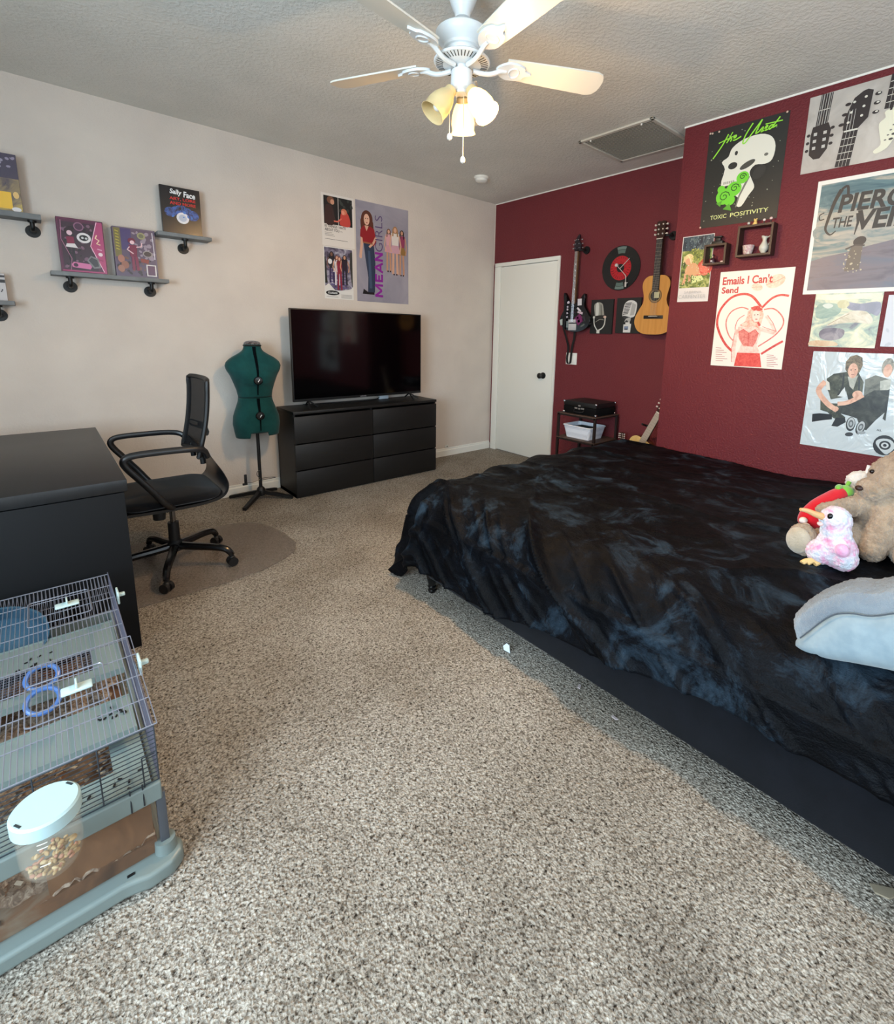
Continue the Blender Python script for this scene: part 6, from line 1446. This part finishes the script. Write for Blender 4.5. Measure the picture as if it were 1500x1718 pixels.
# blue tube between floors with a clear box
Rt = Matrix.Rotation(math.radians(28), 3, 'X')
c0 = L_(-4.003, -2.425, 0.305); c1 = L_(-4.002, -2.335, 0.325)
for c_ in (c0, c1): MB().tube([c_+Rt @ Vector((0.036*math.cos(2*PI*k/32), 0.036*math.sin(2*PI*k/32), 0)) for k in range(33)], 0.0065, 8).build('tube_ring', mat((84, 124, 190), 0.3), t)
MB().lathe([(0.033, 0.0), (0.033, -0.10)], c0, 28, Rt, cap=False).build('tube', clear2, t)
# wire panels
def panel(name, lo, hi, axis, d1, n1, d2, n2, r=0.0012, m=tw):
    """lo corner; wires run along d1 (n1 of them spread along d2) and along d2 (n2 of them spread along d1)"""
    mb = MB(); lo = Vector(lo); d1 = Vector(d1); d2 = Vector(d2)
    for i in range(n1):
        p = lo+d2*(i/(n1-1)); mb.tube([p-O, p+d1-O], r, 5)
    for i in range(n2):
        p = lo+d1*(i/(n2-1)); mb.tube([p-O, p+d2-O], r*1.35, 5)
    return mb.build(name, m, t)
W = CX1-CX0
panel('top_grille', (CX0, -2.395, 0.392), None, 0, (0, -1.870+2.395, 0), 62, (W, 0, 0), 6)
panel('top_grille', (CX0+0.004, -2.848, 0.402), None, 0, (0, 0.445, 0), 62, (W+0.004, 0, 0), 5)
panel('rear_grille', (CX0, CYB, 0.24), None, 0, (0, 0, 0.152), 62, (W, 0, 0), 3)
panel('side_grille', (CX1, CYF, 0.24), None, 0, (0, 0, 0.160), 66, (0, 0.98, 0), 3, m=mat((126, 124, 142), 0.3, 0.5))
panel('front_grille', (CX0, CYF-0.001, 0.252), None, 0, (W, 0, 0), 14, (0, 0, 0.148), 7, m=mat((70, 76, 84), 0.3, 0.5))
mb = MB(); mb.tube([L_(CX1-0.030, CYF-0.004, 0.33), L_(CX1-0.03, CYF-0.004, 0.225)], 0.0016, 5); mb.tube([L_(CX1-0.060, CYF-0.006, 0.26), L_(CX1-0.060, CYF-0.012, 0.205)], 0.0018, 5); mb.tube([L_(CX1-0.035, CYF-0.006, 0.262), L_(CX1-0.035, CYF-0.012, 0.208)], 0.0018, 5)
mb.tube([L_(CX1-0.03, CYF-0.004, 0.33), L_(CX1-0.004, CYF-0.004, 0.33)], 0.0014, 5)
mb.build('wire_hook', mat((60, 64, 70), 0.3, 0.6), t)
lt = mat((186, 204, 200), 0.4)
for (x, y, z) in [(-3.927, -2.055, 0.396), (-3.928, -2.592, 0.406)]:
    mb = MB(); R = Matrix.Rotation(0.0, 3, 'Z'); mb.box(L_(x, y, z+0.004), (0.064, 0.034, 0.007), R, 0.003); mb.box(L_(x, y+0.004, z+0.014), (0.005, 0.030, 0.018), R, 0.002)
    mb.build('door_latch', lt, t)
    mb = MB()
    q = rr(x-0.10, x+0.06, y-0.09, y+0.09, 0.012)
    mb.tube([L_(a, b_, z) for a, b_ in q]+[L_(q[0][0], q[0][1], z)], 0.0018, 5); mb.build('top_door_frame', tw, t)
for (y, z) in [(-2.075, 0.40), (-2.570, 0.41)]:
    mb = MB(); mb.box(L_(CX1+0.010, y, z-0.010), (0.006, 0.050, 0.045), None, 0.002); mb.box(L_(CX1+0.020, y-0.005, z-0.005), (0.022, 0.014, 0.012), None, 0.003); mb.build('side_clip', lt, t)

# food jar clipped on the front
t = thing('food_jar', 'clear plastic food jar with a pale lid hooked on the cage front', 'jar', (-3.997, -2.925, 0.245))
MB().lathe([(0.002, 0.0), (0.040, 0.0), (0.048, 0.012), (0.052, 0.04), (0.052, 0.115), (0.050, 0.115), (0.050, 0.04), (0.046, 0.014), (0.002, 0.003)], seg=40).build('jar_body', clear2, t)
ld = MB().lathe([(0.050, 0.110), (0.056, 0.112), (0.056, 0.138), (0.052, 0.142), (0.0, 0.142)], seg=40).build('lid', mat((172, 196, 198), 0.4), t)
mb = MB()
for a in (0.6, 3.7): mb.box((0.0475*math.cos(a), 0.0475*math.sin(a), 0.1425), (0.004, 0.016, 0.001), Matrix.Rotation(a, 3, 'Z'))
mb.build('lid_slot', mat((40, 48, 50), 0.6), ld)
mb = MB(); rnd = random.Random(2)
for k in range(110):
    a = rnd.uniform(0, 2*PI); r_ = 0.040*math.sqrt(rnd.random()); z = 0.008+rnd.random()*0.022*(0.6+0.4*math.cos(a))
    mb.use(mat(rnd.choice([(176, 146, 100), (150, 124, 84), (196, 170, 128), (170, 120, 96)]), 0.8)).ell((r_*math.cos(a), r_*math.sin(a), z), (rnd.uniform(0.004, 0.008), 0.004, 0.003), Matrix.Rotation(rnd.uniform(0, PI), 3, 'Z') @ Matrix.Rotation(rnd.uniform(-1, 1), 3, 'X'), 8)
o = mb.build('feed_pellets', None, t); o['kind'] = 'stuff'
for z in (0.100, 0.090, 0.050): MB().tube([(0.0+0.0525*math.cos(a), 0.0525*math.sin(a), z) for a in (-1.9, -1.8, -1.7, -1.6)], 0.0012, 4).build('gauge_mark', mat((196, 190, 180), 0.3), t)
MB().box((0, 0.062, 0.10), (0.03, 0.02, 0.04), None, 0.003).build('hook_bracket', lt, t)
